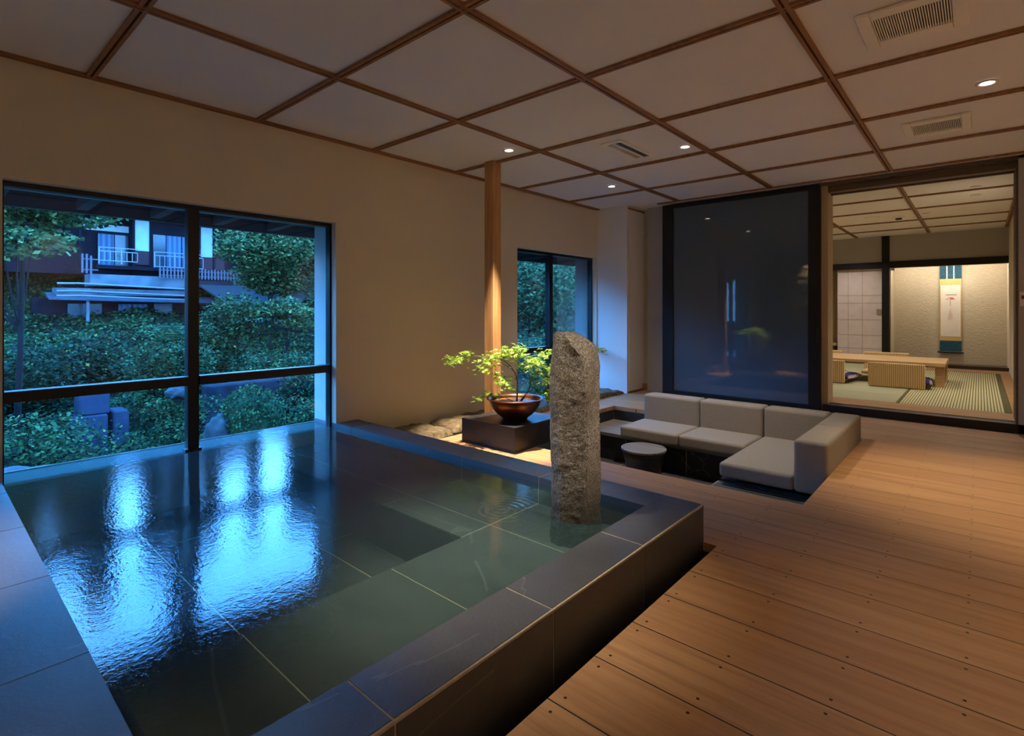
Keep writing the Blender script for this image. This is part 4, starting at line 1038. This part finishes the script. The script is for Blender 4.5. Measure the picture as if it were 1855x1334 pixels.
# posts and cornice
for y in (6.6, 9.24, 10.16, 13.0, 13.9): hb('post', y-.07, y+.07, 3.5, 7.0, M['housewood'], -.05, .12)
hb('cornice', 6.5, 15.6, 6.72, 6.95, M['housewood'], -.1, .3)
rf = MB(); rf.add([(1.2, -8, 7.0), (1.2, 7.4, 6.9), (-7, 7.4, 10.5), (-7, -8, 10.6), (1.2, -8, 7.18), (1.2, 7.4, 7.08), (-7, 7.4, 10.7), (-7, -8, 10.8)], [(0, 1, 2, 3), (7, 6, 5, 4), (0, 4, 5, 1), (1, 5, 6, 2), (2, 6, 7, 3), (3, 7, 4, 0)]); rf.build('roof', M['roof_tile'], house)
def railing(y0, y1, z0, z1, x=.75):
    b = MB(); w = .05
    for z in (z1, z1-.22, z0+.08): b.box(x-.03, x+.03, y0-9, y1-9, z-w/2, z+w/2)
    n_ = int((y1-y0)/.26)
    for i in range(n_+1):
        y = y0+(y1-y0)*i/n_-9; big = i % 4 == 0; b.box(x-.02, x+.02, y-(.035 if big else .018), y+(.035 if big else .018), z0-.1 if big else z0+.08, z1 if big else z1-.22)
    return b.build('balcony_railing', M['rail'], house)
railing(7.37, 9.29, 3.92, 4.78); railing(10.2, 13.0, 3.72, 4.72)
hb('balcony_deck', 7.2, 13.2, 3.5, 3.72, M['housewood'], -.5, .9)
hb('parapet', 6.9, 12.4, 2.45, 3.15, M['concrete'], -.5, 1.0); hb('parapet', 5.4, 12.2, 1.9, 2.3, M['concrete'], -.5, .8)
for z, x in ((2.48, 1.15), (2.05, 1.05), (1.78, 1.0)): MB().tube([(x, -3.6, z+.05), (x, -2.6, z+.08), (x, 3.3, z-.12)], .06, 8).build('pipe', M['rail'], house)
hb('lower_wall', 4.5, 13.4, -.9, 1.72, M['housewood'], -.6, .2)
MB().add([(.2, -4, 1.95), (.2, 4.6, 1.8), (1.5, 4.6, 1.45), (1.5, -4, 1.6), (.2, -4, 2.05), (.2, 4.6, 1.9), (1.5, 4.6, 1.53), (1.5, -4, 1.68)], [(0, 1, 2, 3), (7, 6, 5, 4), (0, 4, 5, 1), (1, 5, 6, 2), (2, 6, 7, 3), (3, 7, 4, 0)]).build('lean_to_roof', M['tin'], house)
for y0, y1, mt in ((8.43, 9.10, 'curtain'), (9.16, 9.94, 'curtain'), (6.0, 7.6, 'houseglass')):
    hb('window', y0, y1, .55, 1.4, M[mt], .2, .26)
hb('post', 6.68, 6.82, .3, 1.6, M['concrete'], 1.2, 1.34); hb('plaster_panel', 10.3, 11.3, -.1, 1.45, M['concrete'], .2, .3)

def picket_fence(y0, y1, z0, z1, x, label, lean=0):
    o = empty('picket_fence', (x, y0, z0), label, 'fence'); b = MB(); n_ = int((y1-y0)/.2)
    for i in range(n_):
        y = i*.2; b.box(-.02, .02, y, y+.1, 0+lean*i, z1-z0+.04*math.sin(i*2.1)+lean*i)
    b.build('pickets', M['picket'], o)
    b = MB(); b.box(-.05, -.021, 0, y1-y0, .15, .22).box(-.05, -.021, 0, y1-y0, (z1-z0)*.7, (z1-z0)*.7+.07); b.build('rails', M['picket'], o)
    return o
picket_fence(6.5, 7.3, 3.2, 4.3, HX+1.0, 'short weathered picket fence at the left end of the old balcony', -.03)
picket_fence(10.3, 18.3, 3.05, 3.72, HX+1.3, 'long weathered picket fence running right below the balconies')
tag(MB().box(HX-.5, HX+1.2, 12.4, 18.5, 2.5, 3.0).build('terrace_wall', M['darkwall']), 'dark blue terrace wall under the long picket fence', 'wall')
# small lower house
lh = empty('lower_house', (-34, 15.5, -.6), 'low small house with a row of blue white windows on the right', 'house')
MB().box(-4, 0, -2.6, 2.6, .0, 1.75).build('wall', M['housewood'], lh)
for y0, y1, m_ in ((-2.3, -2.1, 'panelwhite'), (-1.95, -1.2, 'panelwhite'), (-1.1, -.4, 'curtain'), (-.1, .6, 'curtain'), (.8, 1.2, 'houseglass'), (1.6, 2.1, 'curtain')): MB().box(.0005, .05, y0, y1, .85, 1.6).build('window', M[m_], lh)
MB().add([(.7, -3, 1.8), (.7, 3, 1.8), (-4.5, 3, 3.2), (-4.5, -3, 3.2), (.7, -3, 1.9), (.7, 3, 1.9), (-4.5, 3, 3.3), (-4.5, -3, 3.3)], [(0, 1, 2, 3), (7, 6, 5, 4), (0, 4, 5, 1), (1, 5, 6, 2), (2, 6, 7, 3), (3, 7, 4, 0)]).build('roof', M['roof_tile'], lh)

# ------------------------------------------------------------------ light
def spot(x, y, z, tx, ty, tz, power, size, blend, col=(1, .72, .42), rad=.03, name='downlight_and_fill'):
    l = bpy.data.lights.new(name, 'SPOT'); l.energy = power; l.spot_size = math.radians(size); l.spot_blend = blend; l.color = col; l.shadow_soft_size = rad
    o = bpy.data.objects.new(name, l); COL.objects.link(o); o.location = (x, y, z)
    o.rotation_euler = (Vector((tx, ty, tz))-Vector((x, y, z))).to_track_quat('-Z', 'Y').to_euler(); return o
ZL = H-.02
W1 = (1, .76, .48)
spot(-2.867, 3.211, ZL, -2.84, 3.19, 0, 800, 42, .6, (1, .88, .70), .02)         # over the maple
spot(-1.755, 4.066, ZL, -1.85, 4.25, 0, 100, 84, .9, (1, .90, .78))               # over sofa
spot(-2.896, 4.861, ZL, -2.896, 4.861, 0, 34, 90, .9, (1, .90, .78))
spot(.031, 4.063, ZL, .16, 4.063, 0, 150, 60, .9, (1, .80, .52))                  # deck right
spot(.30, 2.24, ZL, .50, 2.1, 0, 42, 70, .9, (1, .78, .48))                       # deck, nearer
spot(-1.70, 1.30, ZL, -1.48, 1.50, 0, 200, 48, 1, (1, .88, .70))                 # pool corner
spot(.30, 2.0, ZL, -1.28, 1.90, .50, 130, 22, .5, (1, .88, .74))                  # accent on the stone
spot(-2.75, -.20, ZL, -2.75, -.33, 0.2, 300, 46, .7, (1, .80, .50))                   # stone wall washer
spot(-.45, -.75, ZL, -.45, -.85, 0, 150, 84, .9, (1, .82, .54))  # added fill lamp behind the camera, bounced off the floor to the ceiling
for y in (1.2, 3.0, 4.8): spot(.98, y, ZL, 1.28, y, .9, 60, 76, .9, (1, .84, .60))         # added fill spots out of view, bounced off the right wall to the ceiling
# tatami room
for x, y in ((-.03, 7.42), (-.033, 7.96), (-1.6, 7.8), (-1.2, 9.4), (-2.2, 9.2), (-1.7, 10.7)): spot(x, y, ZL, x, y, 0, 36, 125, .9, (1, .92, .82))
spot(-.3, 11.7, 1.93, -.38, 12.0, .8, 7, 100, 1, (1, .91, .78))
def area(x, y, z, sx, sy, rot, power, col, name):
    l = bpy.data.lights.new(name, 'AREA'); l.shape = 'RECTANGLE'; l.size = sx; l.size_y = sy; l.energy = power; l.color = col
    o = bpy.data.objects.new(name, l); COL.objects.link(o); o.location = (x, y, z); o.rotation_euler = rot; return o
area(-.42, 11.56, 1.94, 1.4, .06, (math.radians(20), 0, 0), 9, (1, .91, .78), 'alcove_strip')   # concealed alcove strip

# sky
w = bpy.data.worlds.new('dusk_sky'); SC.world = w; w.use_nodes = True; nt = w.node_tree; nt.nodes.clear()
tc = nt.nodes.new('ShaderNodeTexCoord'); sp = nt.nodes.new('ShaderNodeSeparateXYZ'); nt.links.new(tc.outputs['Generated'], sp.inputs[0])
cr = nt.nodes.new('ShaderNodeValToRGB'); nt.links.new(sp.outputs[2], cr.inputs[0])
cr.color_ramp.elements[0].position = .0; cr.color_ramp.elements[0].color = (.15, .45, 1.0, 1)
cr.color_ramp.elements[1].position = .6; cr.color_ramp.elements[1].color = (.06, .35, 1.0, 1)
bg = nt.nodes.new('ShaderNodeBackground'); nt.links.new(cr.outputs[0], bg.inputs[0]); bg.inputs[1].default_value = 24.0
wo = nt.nodes.new('ShaderNodeOutputWorld'); nt.links.new(bg.outputs[0], wo.inputs[0])
w.cycles.sampling_method = 'MANUAL'; w.cycles.sample_map_resolution = 512

# ------------------------------------------------------------------ render settings (look only)
vs_set = SC.view_settings; vs_set.view_transform = 'Standard'; vs_set.look = 'None'; vs_set.gamma = 1; vs_set.exposure = 0.38; vs_set.use_curve_mapping = False
cy = SC.cycles; cy.use_denoising = True; cy.max_bounces = 10; cy.diffuse_bounces = 5; cy.glossy_bounces = 4; cy.transparent_max_bounces = 16; cy.transmission_bounces = 6
cy.sample_clamp_indirect = 6; cy.caustics_reflective = True; cy.caustics_refractive = False
try: cy.denoiser = 'OPENIMAGEDENOISE'
except Exception: pass
